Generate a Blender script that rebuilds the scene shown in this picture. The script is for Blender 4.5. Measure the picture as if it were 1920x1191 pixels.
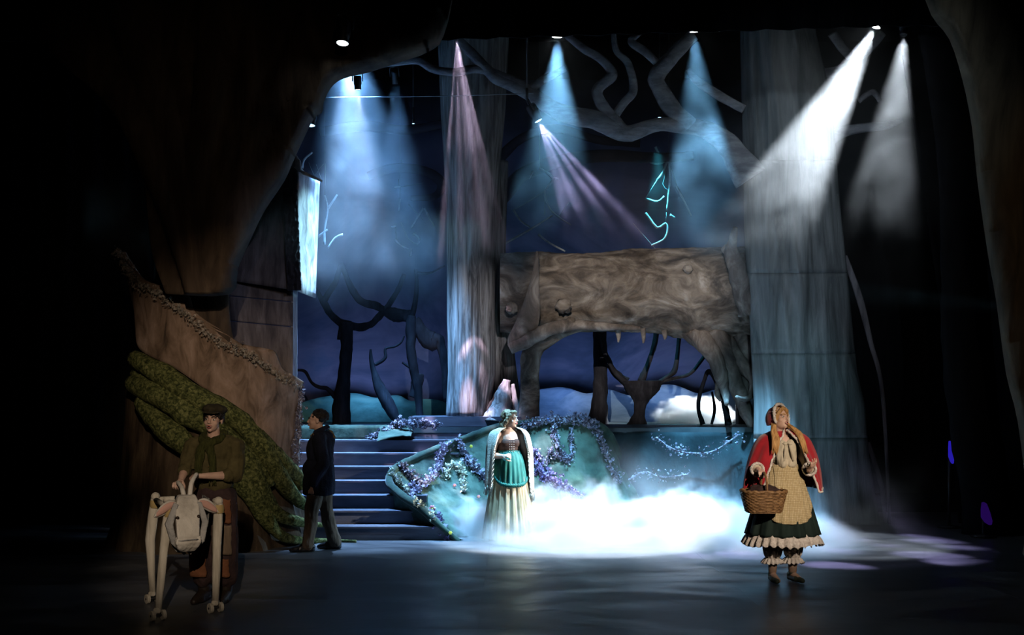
import bpy, bmesh, math, random
from mathutils import Vector, Matrix, Quaternion, noise as mnoise
R = math.radians
for _o in list(bpy.data.objects): bpy.data.objects.remove(_o, do_unlink=True)
SC = bpy.context.scene
COL = SC.collection

# ------------------------------------------------------------------ camera
# 1920x1191 frame, eye 1.83 m above the stage, horizon on pixel row 745
FPX, HZ, CAMH = 2000.0, 745.0, 1.83
cam_data = bpy.data.cameras.new('camera')
cam_data.sensor_width = 36.0
cam_data.lens = FPX / 1920.0 * 36.0
cam_data.shift_y = (HZ - 595.5) / 1920.0
cam_data.clip_end = 200
cam = bpy.data.objects.new('camera', cam_data); COL.objects.link(cam)
cam.location = (0, 0, CAMH); cam.rotation_euler = (R(90), 0, 0)
SC.camera = cam

def P(px, py, d):
    """photo pixel + distance up-stage -> world point"""
    return Vector(((px - 960.0) * d / FPX, d, CAMH - (py - HZ) * d / FPX))

# ------------------------------------------------------------------ view / cycles quality
SC.view_settings.view_transform = 'Standard'
SC.view_settings.look = 'None'
SC.view_settings.exposure = 0.0
SC.view_settings.gamma = 1.0
SC.view_settings.use_curve_mapping = False
SC.cycles.use_denoising = True
SC.cycles.max_bounces = 4
SC.cycles.diffuse_bounces = 1
SC.cycles.glossy_bounces = 2
SC.cycles.transmission_bounces = 2
SC.cycles.volume_bounces = 0
SC.cycles.transparent_max_bounces = 6
SC.cycles.caustics_reflective = False
SC.cycles.caustics_refractive = False
SC.cycles.sample_clamp_indirect = 4.0
SC.cycles.volume_step_rate = 1.0
SC.cycles.volume_max_steps = 256
SC.cycles.use_adaptive_sampling = True
SC.cycles.adaptive_threshold = 0.03

# ------------------------------------------------------------------ world: a dark house with theatrical haze hanging in the air
W = bpy.data.worlds.new('theatre_air'); SC.world = W
W.use_nodes = True
wt = W.node_tree; wt.nodes.clear()
def N(t, typ, **kw):
    n = t.nodes.new(typ)
    for k, v in kw.items():
        if k in n.inputs.keys() if hasattr(n.inputs, 'keys') else False: n.inputs[k].default_value = v
        else: setattr(n, k, v)
    return n
def math_node(t, op, a, b=None, c=None, clamp=False):
    n = t.nodes.new('ShaderNodeMath'); n.operation = op; n.use_clamp = clamp
    for i, v in enumerate((a, b, c)):
        if v is None: continue
        if isinstance(v, (int, float)): n.inputs[i].default_value = v
        else: t.links.new(v, n.inputs[i])
    return n.outputs[0]
def smooth(t, v, lo, hi, o0=0.0, o1=1.0):
    n = t.nodes.new('ShaderNodeMapRange'); n.interpolation_type = 'SMOOTHSTEP'
    t.links.new(v, n.inputs['Value'])
    n.inputs['From Min'].default_value = lo; n.inputs['From Max'].default_value = hi
    n.inputs['To Min'].default_value = o0; n.inputs['To Max'].default_value = o1
    return n.outputs['Result']
wo = N(wt, 'ShaderNodeOutputWorld')
wb = N(wt, 'ShaderNodeBackground'); wb.inputs['Color'].default_value = (0.35, 0.5, 1.0, 1); wb.inputs['Strength'].default_value = 0.0015
wt.links.new(wb.outputs[0], wo.inputs['Surface'])
# ------------------------------------------------------------------ stage lighting (the rig over the stage)
def spot(name, src, tgt, color, power, deg, blend=0.25, radius=0.05, gobo=None):
    l = bpy.data.lights.new(name, 'SPOT'); l.energy = power; l.color = color
    l.spot_size = R(deg); l.spot_blend = blend; l.shadow_soft_size = radius
    o = bpy.data.objects.new(name, l); COL.objects.link(o)
    o.location = src
    o.rotation_euler = (Vector(tgt) - Vector(src)).to_track_quat('-Z', 'Y').to_euler()
    if gobo:
        l.use_nodes = True; t = l.node_tree
        em = [n for n in t.nodes if n.type == 'EMISSION'][0]
        tc = N(t, 'ShaderNodeTexCoord')
        vd = N(t, 'ShaderNodeSeparateXYZ'); t.links.new(tc.outputs['Normal'], vd.inputs[0])
        cx = math_node(t, 'DIVIDE', vd.outputs[0], vd.outputs[2]); cy = math_node(t, 'DIVIDE', vd.outputs[1], vd.outputs[2])
        cb = N(t, 'ShaderNodeCombineXYZ'); t.links.new(cx, cb.inputs[0]); t.links.new(cy, cb.inputs[1])
        vo = N(t, 'ShaderNodeTexVoronoi'); vo.inputs['Scale'].default_value = gobo
        t.links.new(cb.outputs[0], vo.inputs['Vector'])
        s = smooth(t, vo.outputs['Distance'], 0.25, 0.5, 2.2, 0.05)
        t.links.new(s, em.inputs['Strength'])
    return o

BLUE = (0.18, 0.48, 1.0); CYAN = (0.24, 0.62, 1.0); WHITE = (0.82, 0.92, 1.0); LAV = (0.60, 0.54, 1.0); ROSE = (0.74, 0.58, 0.80); TEAL = (0.08, 0.62, 0.85)
K = 1.0
# visible beams: fixture pixel + depth, aim point
BEAMS = [
 ('spot_blue_left',      P(640, 20, 14.5), P(690, 420, 15.0), BLUE, 7000, 40, 0.7, None),
 ('spot_blue_mid_left',  P(740, 150, 15.6), P(765, 480, 16.2), BLUE, 3600, 28, 0.5, None),
 ('spot_rose_left',      P(671, 169, 14.0), P(690, 520, 14.6), ROSE, 1500, 22, 0.15, 14.0),
 ('spot_rose_trunk',     P(856,  72, 13.6), P(895, 560, 14.7), ROSE, 4200, 22, 0.15, 12.0),
 ('spot_cyan_centre',    P(1045, 72, 13.2), P(1030, 985, 14.2), CYAN, 7000, 34, 0.45, None),
 ('spot_lavender',       P(1010, 228, 14.8), P(1430, 1000, 13.5), LAV, 2600, 34, 0.20, 9.0),
 ('spot_blue_right',     P(1303, 62, 13.4), P(1345, 960, 14.6), CYAN, 10000, 29, 0.40, None),
 ('spot_white_right',    P(1640, 52, 13.8), P(1130, 985, 13.7), WHITE, 14000, 25, 0.25, None),
 ('spot_white_far_right',P(1694, 70, 14.2), P(1580, 985, 13.4), WHITE, 2200, 24, 0.40, None),
 ('spot_teal_back',      P(1232, 275, 17.0), P(1250, 640, 17.6), TEAL, 750, 26, 0.30, None),
]
for n, s, t, c, p, dg, bl, gb in BEAMS: spot(n, s, t, c, p * K, dg, bl, 0.012 if gb else 0.06, gb)

# lights that light set pieces rather than draw beams
spot('cloud_light', P(1560, 640, 17.6), P(1310, 765, 17.9), WHITE, 5000, 26, 0.4)
for nm, x, p in (('ground_row_left', -2.6, 60), ('ground_row_mid', 0.9, 55), ('ground_row_right', 2.8, 80)):
    spot(nm, (x, 18.2, 1.6), (x, 19.5, 2.7), (0.38, 0.55, 1.0), p, 130, 0.8, 0.25)
spot('tower_side_light', (6.9, 13.5, 2.9), P(577, 455, 14.4), (0.40, 0.82, 1.0), 9000, 9, 0.5)
spot('stair_top_light', (-2.3, 15.0, 6.6), (-2.0, 14.5, 0.9), (0.34, 0.60, 1.0), 7000, 36, 0.7)
spot('floor_fill_right', (7.4, 12.7, 3.6), (1.8, 13.4, 0.0), (0.42, 0.70, 1.0), 5500, 38, 1.0)  # added fill, no lamp seen there; brightens the floor below the haze
spot('front_of_house_log', (-1.5, -6.0, 7.5), P(1180, 545, 15.5), (1.0, 0.90, 0.80), 12500, 8.5, 0.6)
spot('front_of_house_trunk', (2.5, -6.0, 7.0), P(890, 600, 15.7), (0.90, 0.90, 1.0), 6500, 5, 0.9)
spot('front_of_house_stump', (1.5, -6.0, 7.0), P(440, 720, 12.6), (1.0, 0.76, 0.56), 5200, 10, 1.0)
spot('portal_fill_left', (2.0, -7.0, 6.5), P(400, 420, 12.2), (1.0, 0.72, 0.48), 330, 18, 1.0)  # added dim amber fill that lifts the left portal tree out of black
spot('portal_fill_right', (-2.0, -7.0, 6.5), P(1890, 500, 11.0), (1.0, 0.75, 0.45), 500, 12, 1.0)  # same kind of added fill, unseen source, for the right portal tree
spot('front_of_house_tower', (4.0, -4.0, 7.0), P(510, 540, 14.2), (0.72, 0.74, 1.0), 1600, 6, 0.8)
spot('front_of_house_right_tree', (0.0, -6.0, 7.2), P(1500, 420, 15.0), (0.62, 0.80, 1.0), 3200, 13, 0.9)
spot('front_of_house_right_tree_foot', (0.6, -6.0, 7.2), P(1455, 740, 15.0), (0.40, 0.82, 1.0), 3600, 7.5, 1.0)
spot('bank_fill', (3.0, -5.0, 7.0), P(900, 880, 14.6), (0.45, 0.85, 0.9), 500, 6.0, 1.0)  # weak fill added to brighten the bank beyond what the beams give
spot('follow_spot_cloak', (6.5, -5.0, 7.5), P(1460, 905, 10.6), (1.0, 0.82, 0.64), 11000, 7.0, 1.0)
spot('follow_spot_boy', (1.0, -6.0, 6.5), P(372, 950, 9.3), (1.0, 0.80, 0.60), 3800, 8.0, 1.0)
spot('side_light_woman', (6.6, 12.2, 3.4), P(955, 860, 13.8), (1.0, 0.95, 0.88), 7000, 9, 0.8)
# ------------------------------------------------------------------ object helpers
def tag(o, label=None, cat=None, group=None, kind=None):
    if label: o['label'] = label
    if cat: o['category'] = cat
    if group: o['group'] = group
    if kind: o['kind'] = kind
    return o
def thing(name, loc, label, cat, group=None, kind=None):
    o = bpy.data.objects.new(name, None); COL.objects.link(o); o.location = loc; o.empty_display_size = 0.1
    return tag(o, label, cat, group, kind)
class MB:
    """collects geometry for one mesh object (world coordinates)"""
    def __init__(s): s.v = []; s.f = []; s.m = []
    def add(s, v, f, mi=0):
        b = len(s.v); s.v += [tuple(p) for p in v]; s.f += [tuple(i + b for i in q) for q in f]; s.m += [mi] * len(f); return s
    def build(s, name, mats, parent=None, sm=True, label=None, kind=None):
        me = bpy.data.meshes.new(name)
        off = Vector(parent.matrix_basis.translation) if parent else Vector((0, 0, 0))
        p = parent
        while p is not None and p.parent is not None:
            p = p.parent; off = off + p.matrix_basis.translation
        me.from_pydata([tuple(Vector(q) - off) for q in s.v], [], s.f)
        if not isinstance(mats, (list, tuple)): mats = [mats]
        for m in mats: me.materials.append(m)
        for pl, mi in zip(me.polygons, s.m): pl.material_index = mi; pl.use_smooth = sm
        me.update()
        o = bpy.data.objects.new(name, me); COL.objects.link(o)
        if parent: o.parent = parent
        return tag(o, label, None, None, kind)
def one(name, mb, mat, label, cat, group=None, kind=None, sm=True):
    return tag(mb.build(name, mat, None, sm), label, cat, group, kind)
def crom(pts, n):
    """Catmull-Rom through the points, n samples a span; items may be any equal-length tuples"""
    pts = [tuple(p) for p in pts]; out = []
    for i in range(len(pts) - 1):
        p0 = pts[max(i - 1, 0)]; p1 = pts[i]; p2 = pts[i + 1]; p3 = pts[min(i + 2, len(pts) - 1)]
        for k in range(n):
            t = k / n
            out.append(tuple(0.5 * (2 * b + (c - a) * t + (2 * a - 5 * b + 4 * c - d) * t * t + (3 * b - a - 3 * c + d) * t ** 3) for a, b, c, d in zip(p0, p1, p2, p3)))
    out.append(pts[-1]); return out
def lerp_tab(tab, x):
    if x <= tab[0][0]: return tab[0][1]
    for (a, b), (c, d) in zip(tab, tab[1:]):
        if x <= c: return b + (d - b) * (x - a) / (c - a)
    return tab[-1][1]
def tube(pts, rad, n=10, flat=(1.0, 1.0), rough=0.0, rs=3.0, up=(0, 1, 0), cap=True):
    """tapering tube; rough = relative lumpy relief"""
    pts = [Vector(p) for p in pts]; v = []; f = []
    up = Vector(up); prev = None
    for i, p in enumerate(pts):
        t = (pts[min(i + 1, len(pts) - 1)] - pts[max(i - 1, 0)])
        t = t.normalized() if t.length > 1e-9 else Vector((0, 0, 1))
        a = (up if prev is None else prev); a = a - t * a.dot(t)
        if a.length < 1e-4: a = Vector((1, 0, 0)) - t * t.x
        a.normalize(); prev = a; b = t.cross(a)
        for k in range(n):
            w = 2 * math.pi * k / n
            dr = (a * math.cos(w) * flat[0] + b * math.sin(w) * flat[1])
            r = rad[i]
            if rough: r *= 1 + rough * mnoise.noise((p + dr * r) * rs) + rough * 0.5 * mnoise.noise((p + dr * r) * rs * 2.7)
            v.append(p + dr * r)
    for i in range(len(pts) - 1):
        for k in range(n):
            k2 = (k + 1) % n; f.append((i * n + k, i * n + k2, (i + 1) * n + k2, (i + 1) * n + k))
    if cap: f.append(tuple(reversed(range(n)))); f.append(tuple(range((len(pts) - 1) * n, len(pts) * n)))
    return v, f
def ptube(pxr, d, sub=5, n=10, d2=None, **kw):
    """tube from (px, py, radius_px[, depth]) control points"""
    L = len(pxr)
    q = []
    for i, c in enumerate(pxr):
        dd = c[3] if len(c) > 3 else (d if d2 is None else d + (d2 - d) * i / max(1, L - 1))
        w = P(c[0], c[1], dd); q.append((w.x, w.y, w.z, c[2] * dd / FPX))
    q = crom(q, sub)
    return tube([c[:3] for c in q], [max(c[3], 0.002) for c in q], n, **kw)
def box(lo, hi):
    v = [(x, y, z) for x in (lo[0], hi[0]) for y in (lo[1], hi[1]) for z in (lo[2], hi[2])]
    return v, [(0, 1, 3, 2), (4, 6, 7, 5), (0, 4, 5, 1), (2, 3, 7, 6), (0, 2, 6, 4), (1, 5, 7, 3)]
def bevel_box(lo, hi, b=0.012):
    bm = bmesh.new(); v, f = box(lo, hi)
    vs = [bm.verts.new(p) for p in v]; [bm.faces.new([vs[i] for i in q]) for q in f]
    bmesh.ops.recalc_face_normals(bm, faces=bm.faces)
    bmesh.ops.bevel(bm, geom=bm.edges[:], offset=b, segments=2, affect='EDGES')
    bm.verts.index_update(); r = [p.co.copy() for p in bm.verts], [tuple(q.index for q in g.verts) for g in bm.faces]; bm.free(); return r
def grid(nu, nv, fn, closed=False):
    v = []; f = []
    for i in range(nu + 1):
        for j in range(nv + 1): v.append(fn(i / nu, j / nv))
    for i in range(nu):
        for j in range(nv):
            a = i * (nv + 1) + j; f.append((a, a + 1, a + nv + 2, a + nv + 1))
    return v, f
def shell(v, f, off):
    """give an open sheet thickness along off (vector)"""
    n = len(v); v2 = list(v) + [Vector(p) + Vector(off) for p in v]
    cnt = {}
    for q in f:
        for a, b in zip(q, q[1:] + q[:1]): cnt[(a, b)] = 1
    ff = list(f) + [tuple(i + n for i in reversed(q)) for q in f]
    for (a, b) in list(cnt):
        if (b, a) not in cnt: ff.append((b, a, a + n, b + n))
    return v2, ff
def lathe(prof, c, n=24, ang=(0, 360), sx=1, sy=1):
    v = []; f = []; c = Vector(c); full = abs(ang[1] - ang[0]) >= 360; m = n if full else n + 1
    for (r, z) in prof:
        for k in range(m):
            a = R(ang[0] + (ang[1] - ang[0]) * k / n); v.append((c.x + r * math.cos(a) * sx, c.y + r * math.sin(a) * sy, c.z + z))
    for i in range(len(prof) - 1):
        for k in range(n):
            k2 = (k + 1) % m; f.append((i * m + k, i * m + k2, (i + 1) * m + k2, (i + 1) * m + k))
    return v, f
def ico(c, r, sub=1, sc=(1, 1, 1), rot=None, rough=0.0, rs=4.0):
    bm = bmesh.new(); bmesh.ops.create_icosphere(bm, subdivisions=sub, radius=1.0)
    v = []
    for q in bm.verts:
        p = q.co.copy(); k = 1 + (rough * mnoise.noise(p * rs + Vector(c)) if rough else 0)
        p = Vector((p.x * sc[0], p.y * sc[1], p.z * sc[2])) * r * k
        if rot is not None: p = rot @ p
        v.append(p + Vector(c))
    bm.verts.index_update(); f = [tuple(q.index for q in g.verts) for g in bm.faces]; bm.free(); return v, f
def relief(outline, d, hfn, thick, cell, sub=4, closed_smooth=True):
    """solid slab whose outline is drawn in photo pixels on the plane y=d; hfn(px,py)-> metres it swells toward the house; cell in pixels"""
    pl = crom(list(outline) + [outline[0]], sub)[:-1] if closed_smooth else list(outline)
    bm = bmesh.new(); vs = [bm.verts.new((x, y, 0)) for x, y in pl]
    face = bm.faces.new(vs)
    xs = [p[0] for p in pl]; ys = [p[1] for p in pl]
    x = min(xs) + cell
    while x < max(xs) - 1:
        bmesh.ops.bisect_plane(bm, geom=bm.verts[:] + bm.edges[:] + bm.faces[:], plane_co=(x, 0, 0), plane_no=(1, 0, 0)); x += cell
    y = min(ys) + cell
    while y < max(ys) - 1:
        bmesh.ops.bisect_plane(bm, geom=bm.verts[:] + bm.edges[:] + bm.faces[:], plane_co=(0, y, 0), plane_no=(0, 1, 0)); y += cell
    bmesh.ops.triangulate(bm, faces=[q for q in bm.faces if len(q.verts) > 4])
    bm.verts.index_update(); bm.normal_update()
    flip = sum(q.normal.z for q in bm.faces) > 0
    v = []
    for q in bm.verts:
        w = P(q.co.x, q.co.y, d); w.y -= hfn(q.co.x, q.co.y); v.append(w)
    f = [tuple(p.index for p in (reversed(g.verts) if flip else g.verts)) for g in bm.faces]
    bm.free()
    n = len(v); back = [Vector((p.x, d + thick, p.z)) for p in v]
    cnt = set()
    for q in f:
        for a, b in zip(q, q[1:] + q[:1]): cnt.add((a, b))
    ff = list(f) + [tuple(i + n for i in reversed(q)) for q in f]
    for (a, b) in cnt:
        if (b, a) not in cnt: ff.append((b, a, a + n, b + n))
    return v + back, ff
def copy_tree(o, parent=None):
    c = o.copy(); COL.objects.link(c); c.parent = parent
    for ch in list(o.children): copy_tree(ch, c)
    return c

# ------------------------------------------------------------------ procedural materials
def paint(name, cols, scale=3.0,  stretch=(1, 1, 1), rough=0.8, bump=0.0, bscale=None, detail=6.0, dist=0.4, spec=0.25, stops=None, sheen=0.0, metal=0.0, rvar=0.0, world=False):
    m = bpy.data.materials.new(name); m.use_nodes = True; t = m.node_tree; b = t.nodes['Principled BSDF']
    tc = N(t, 'ShaderNodeTexCoord'); mp = N(t, 'ShaderNodeMapping'); mp.inputs['Scale'].default_value = stretch
    t.links.new(N(t, 'ShaderNodeNewGeometry').outputs['Position'] if world else tc.outputs['Object'], mp.inputs['Vector'])
    nz = N(t, 'ShaderNodeTexNoise'); nz.inputs['Scale'].default_value = scale; nz.inputs['Detail'].default_value = detail
    nz.inputs['Roughness'].default_value = 0.62; nz.inputs['Distortion'].default_value = dist
    t.links.new(mp.outputs[0], nz.inputs['Vector'])
    cr = N(t, 'ShaderNodeValToRGB'); e = cr.color_ramp.elements
    k = len(cols); st = stops or [0.3 + 0.4 * i / max(1, k - 1) for i in range(k)]
    while len(e) < k: e.new(0.5)
    for i in range(k): e[i].position = st[i]; e[i].color = (*cols[i], 1)
    t.links.new(nz.outputs[0], cr.inputs[0]); t.links.new(cr.outputs[0], b.inputs['Base Color'])
    b.inputs['Roughness'].default_value = rough; b.inputs['Specular IOR Level'].default_value = spec
    b.inputs['Metallic'].default_value = metal
    if sheen: b.inputs['Sheen Weight'].default_value = sheen
    if rvar:
        t.links.new(smooth(t, nz.outputs[0], 0.3, 0.7, rough - rvar, rough + rvar), b.inputs['Roughness'])
    if bump:
        n2 = N(t, 'ShaderNodeTexNoise'); n2.inputs['Scale'].default_value = bscale or scale * 3; n2.inputs['Detail'].default_value = 5
        t.links.new(mp.outputs[0], n2.inputs['Vector'])
        bp = N(t, 'ShaderNodeBump'); bp.inputs['Strength'].default_value = bump; bp.inputs['Distance'].default_value = 0.03
        t.links.new(n2.outputs[0], bp.inputs['Height']); t.links.new(bp.outputs[0], b.inputs['Normal'])
    return m
def plain(name, c, rough=0.7, spec=0.3, metal=0.0):
    return paint(name, [tuple(x * 0.85 for x in c), c, tuple(min(1, x * 1.12) for x in c)], 6.0, rough=rough, spec=spec, metal=metal)
def emit(name, c, s):
    m = bpy.data.materials.new(name); m.use_nodes = True; t = m.node_tree; t.nodes.clear()
    o = N(t, 'ShaderNodeOutputMaterial'); e = N(t, 'ShaderNodeEmission'); e.inputs[0].default_value = (*c, 1); e.inputs[1].default_value = s
    t.links.new(e.outputs[0], o.inputs[0]); return m
M = {}
M['floor'] = paint('painted_stage_floor', [(.045, .05, .06), (.10, .105, .12), (.17, .175, .19)], 0.55, (1, 2.2, 1), 0.42, 0.05, 9.0, 8, 1.2, 0.4, rvar=0.12, world=True)
M['black'] = paint('black_velvet', [(.004, .004, .005), (.009, .009, .010)], 2.0, (6, 6, .6), 0.95, spec=0.05)
M['metal'] = paint('black_metal', [(.012, .012, .014), (.03, .03, .034)], 8.0, rough=0.45, spec=0.5)
M['drop'] = paint('painted_night_sky_canvas', [(.035, .05, .09), (.075, .10, .18), (.16, .17, .28), (.09, .14, .25)], 0.42, (1, 1, 1.5), 0.9, 0.0, None, 5, 0.9, 0.1, [.3, .45, .6, .72])
M['hill_teal'] = paint('painted_teal_hill', [(.03, .14, .15), (.08, .30, .31), (.14, .40, .38)], 1.6, (1, 1, 2), 0.9, 0.1, 8)
M['hill_blue'] = paint('painted_blue_hill', [(.06, .12, .20), (.12, .20, .31), (.18, .28, .40)], 1.6, (1, 1, 2), 0.9, 0.1, 8)
M['bark_grey'] = paint('grey_painted_bark_canvas', [(.03, .028, .028), (.17, .155, .145), (.34, .32, .30), (.50, .48, .46)], 3.2, (4.2, 4.2, .38), 0.85, 0.35, 9.0, 8, 0.7, 0.2, [.3, .44, .56, .72])
M['bark_right'] = paint('blue_grey_bark_canvas', [(.055, .06, .06), (.13, .14, .14), (.19, .20, .20), (.29, .30, .30)], 1.5, (3.0, 3.0, .38), 0.85, 0.3, 9.0, 8, 0.7, 0.2, [.3, .44, .56, .74])
M['log'] = paint('brown_log_bark', [(.020, .015, .012), (.085, .066, .052), (.19, .155, .125), (.38, .34, .30)], 2.6, (.75, 1, 1.15), 0.75, 1.0, 7.0, 10, 1.1, 0.25, [.3, .44, .56, .72])
M['root_wood'] = paint('grey_brown_root', [(.04, .032, .028), (.13, .105, .09), (.30, .26, .23)], 3.5, (1, 1, .5), 0.75, 0.5, 9.0, 6, 1.2)
M['portal'] = paint('dark_brown_painted_bark', [(.018, .013, .010), (.06, .043, .030), (.11, .08, .055)], 1.6, (2.2, 1, .45), 0.9, 0.3, 6.0, 7, 0.8)
M['portal_r'] = paint('olive_brown_painted_bark', [(.035, .026, .015), (.10, .075, .045), (.17, .13, .08)], 1.8, (2.6, 1, .4), 0.9, 0.3, 6.0, 7, 0.8)
M['parapet'] = paint('tan_bark_canvas', [(.06, .042, .030), (.17, .12, .085), (.27, .195, .15), (.35, .27, .22)], 2.2, (2.2, 2.2, .8), 0.85, 0.35, 7.0, 7, 0.9, 0.2, [.28, .43, .57, .72])
M['moss'] = paint('mossy_root', [(.008, .012, .006), (.05, .062, .02), (.14, .155, .055), (.27, .27, .12)], 26.0, (1, 1, 1), 0.9, 0.7, 22.0, 9, 0.6, 0.15, [.3, .45, .58, .74])
M['stump'] = paint('dark_stump_bark', [(.018, .012, .008), (.06, .042, .026), (.11, .08, .05)], 2.6, (2.6, 2.6, .5), 0.9, 0.5, 8.0)
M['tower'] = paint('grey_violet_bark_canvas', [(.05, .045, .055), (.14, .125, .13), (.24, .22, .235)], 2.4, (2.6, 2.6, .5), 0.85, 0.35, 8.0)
M['tower_lit'] = paint('lit_tone_bark_canvas', [(.16, .15, .17), (.42, .41, .43), (.62, .61, .62)], 3.0, (3, 3, .7), 0.8, 0.4, 9.0)  # paler copy of the tower canvas: light on the right face put into colour
M['limb'] = paint('pale_painted_limb', [(.10, .10, .115), (.23, .235, .25), (.36, .37, .385)], 3.0, (1.2, 3, 3), 0.85, 0.3, 12.0)
M['limb_dim'] = paint('dim_violet_limb', [(.03, .027, .04), (.07, .062, .085)], 3.0, (1.2, 3, 3), 0.9)
M['step'] = paint('blue_grey_step_paint', [(.05, .055, .075), (.10, .105, .135), (.17, .175, .21)], 1.3, (.5, 1, 2.5), 0.6, 0.1, 8.0)
M['deck'] = paint('deck_paint', [(.03, .045, .05), (.07, .09, .10)], 1.3, (1, 1, 1), 0.6)
M['bank'] = paint('moss_green_cloth', [(.010, .024, .019), (.028, .056, .042), (.06, .10, .075), (.115, .16, .12)], 1.7, (1, 1, .8), 0.9, 0.5, 10.0, 7, 0.8, 0.1, [.3, .44, .57, .74], 0.2)
M['fascia'] = paint('teal_cloth', [(.005, .014, .018), (.012, .030, .036), (.026, .052, .058)], 1.9, (1, 1, .7), 0.9, 0.5, 9.0, 7, 0.8)
M['black_cloth'] = paint('black_draped_cloth', [(.008, .008, .012), (.02, .02, .028), (.04, .042, .055)], 5.0, (2, 2, .6), 0.8, 0.3, 9.0)
M['twig'] = paint('pale_bare_twig', [(.40, .45, .48), (.75, .80, .82)], 12.0, rough=0.8)
M['string'] = plain('grey_string', (.30, .33, .35), 0.8)
M['lichen'] = paint('lichen_trim', [(.10, .085, .07), (.30, .27, .22), (.55, .50, .46)], 30.0, rough=0.9)
M['vine_dark'] = paint('dark_silver_vine', [(.05, .045, .075), (.16, .15, .21), (.62, .62, .70)], 45.0, rough=0.6)
M['bloom_purple'] = paint('purple_blossom', [(.09, .055, .16), (.24, .17, .36), (.52, .44, .66)], 40.0, rough=0.7)
M['bloom_lilac'] = paint('lilac_blossom', [(.20, .16, .30), (.46, .40, .58), (.74, .70, .82)], 40.0, rough=0.7)
M['bloom_cream'] = paint('cream_blossom', [(.22, .23, .16), (.55, .56, .42), (.80, .80, .68)], 40.0, rough=0.7)
M['bloom_pink'] = plain('pink_blossom', (.80, .22, .28)); M['bloom_yellow'] = plain('yellow_blossom', (.75, .68, .10)); M['bloom_blue'] = plain('blue_blossom', (.06, .25, .9))
M['leaf'] = plain('dark_green_leaf', (.05, .12, .05))
# ================================================================== THE SETTING
fl = MB().add(*box((-13, 3, -0.25), (13, 20.5, -0.014))).build('floor', M['black'], None, False); tag(fl, 'black painted stage floor', None, None, 'structure')
sheet = MB().add(*box((-1.2194, -0.6094, -0.014), (1.2194, 0.6094, 0.0))).build('floor_panel', M['floor'], fl, False)
_first = True
for i in range(-4, 4):
    for j in range(9):
        o = sheet if _first else sheet.copy()
        if not _first: COL.objects.link(o); o.parent = fl
        _first = False
        o.location = (-0.276 + 2.44 * (i + 0.5) + (1.22 if j % 2 and False else 0), 6.6 + 1.22 * j, 0)
wb_ = MB().add(*box((-13, 20.3, 0), (13, 20.5, 8.6))).build('wall_back', M['black'], None, False); tag(wb_, 'black back wall of the stage', None, None, 'structure')
for nm, x in (('wall_left', -13), ('wall_right', 12.8)):
    o = MB().add(*box((x, 3, 0), (x + 0.2, 20.3, 8.6))).build(nm, M['black'], None, False); tag(o, 'black side wall of the stage', None, None, 'structure')
o = MB().add(*box((-13, 3, 8.6), (13, 20.5, 8.8))).build('ceiling', M['black'], None, False); tag(o, 'black void above the stage', None, None, 'structure')

# painted sky backdrop, a hung canvas with soft vertical waves
def drop_fn(u, v):
    x = -5.4 + 11.0 * u
    return Vector((x, 19.55 + 0.03 * math.sin(x * 5.1) + 0.02 * math.sin(x * 11.3 + 1), 0.0 + 7.65 * v))
one('painted_backdrop', MB().add(*shell(*grid(90, 6, drop_fn), (0, 0.012, 0))), M['drop'], 'tall blue violet painted night sky canvas at the back of the stage', 'backdrop')
# cut-out hills in front of the canvas
def flat_h(x, y): return 0.0
def hillside(x, y): return 0.03 * mnoise.noise(Vector((x * .03, y * .05, 0)))
one('painted_hill', MB().add(*relief([(535, 803), (540, 772), (575, 752), (620, 742), (665, 737), (705, 746), (745, 741), (770, 752), (800, 748), (838, 758), (842, 803)], 19.1, hillside, .03, 12)), M['hill_teal'], 'teal cut-out hill behind the bare black trees left of the trunk', 'scenery')
one('painted_hill', MB().add(*relief([(990, 800), (995, 740), (1030, 728), (1062, 727), (1100, 738), (1140, 730), (1185, 742), (1225, 725), (1265, 722), (1310, 738), (1350, 730), (1420, 742), (1425, 800)], 19.1, hillside, .03, 12)), M['hill_blue'], 'blue cut-out hill seen under the fallen log', 'scenery')

# black masking
def drape(x0, x1, z0, z1, y, n=60, amp=.05, slant=0.0):
    def fn(u, v):
        z = z0 + (z1 - z0) * v; x = x0 + (x1 - x0) * u + slant * (1 - v)
        return Vector((x, y + amp * math.sin(x * 16), z))
    return shell(*grid(n, 5, fn), (0, .02, 0))
zt = P(0, 62, 12.6).z
def border_fn(u, v):
    x = -9 + 18 * u; zb = P(0, 78 - 30 * max(0, min(1, (x + 1.7) / 6.3)), 12.6).z
    return Vector((x, 12.6 + .04 * math.sin(x * 14), zb + (8.55 - zb) * v))
one('black_border', MB().add(*shell(*grid(120, 3, border_fn), (0, .02, 0))), M['black'], 'black velvet border hung across the top of the stage', 'drape')
def legfn(u, v):
    z = 8.55 * v; py = HZ - (z - CAMH) * FPX / 15.5
    ex = P(lerp_tab([(-260, 1655), (60, 1685), (330, 1727), (560, 1762), (1000, 1800)], py), py, 15.5).x
    return Vector((ex + u * 5.5, 15.5 + .05 * math.sin(u * 60), z))
one('side_drape', MB().add(*shell(*grid(60, 8, legfn), (0, .02, 0))), M['black'], 'black velvet side drape right of the blue grey tree', 'drape')
one('side_drape', MB().add(*drape(-9.5, -4.6, 0, 8.5, 15.3)), M['black'], 'black velvet side drape behind the stump on the left', 'drape')

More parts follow.
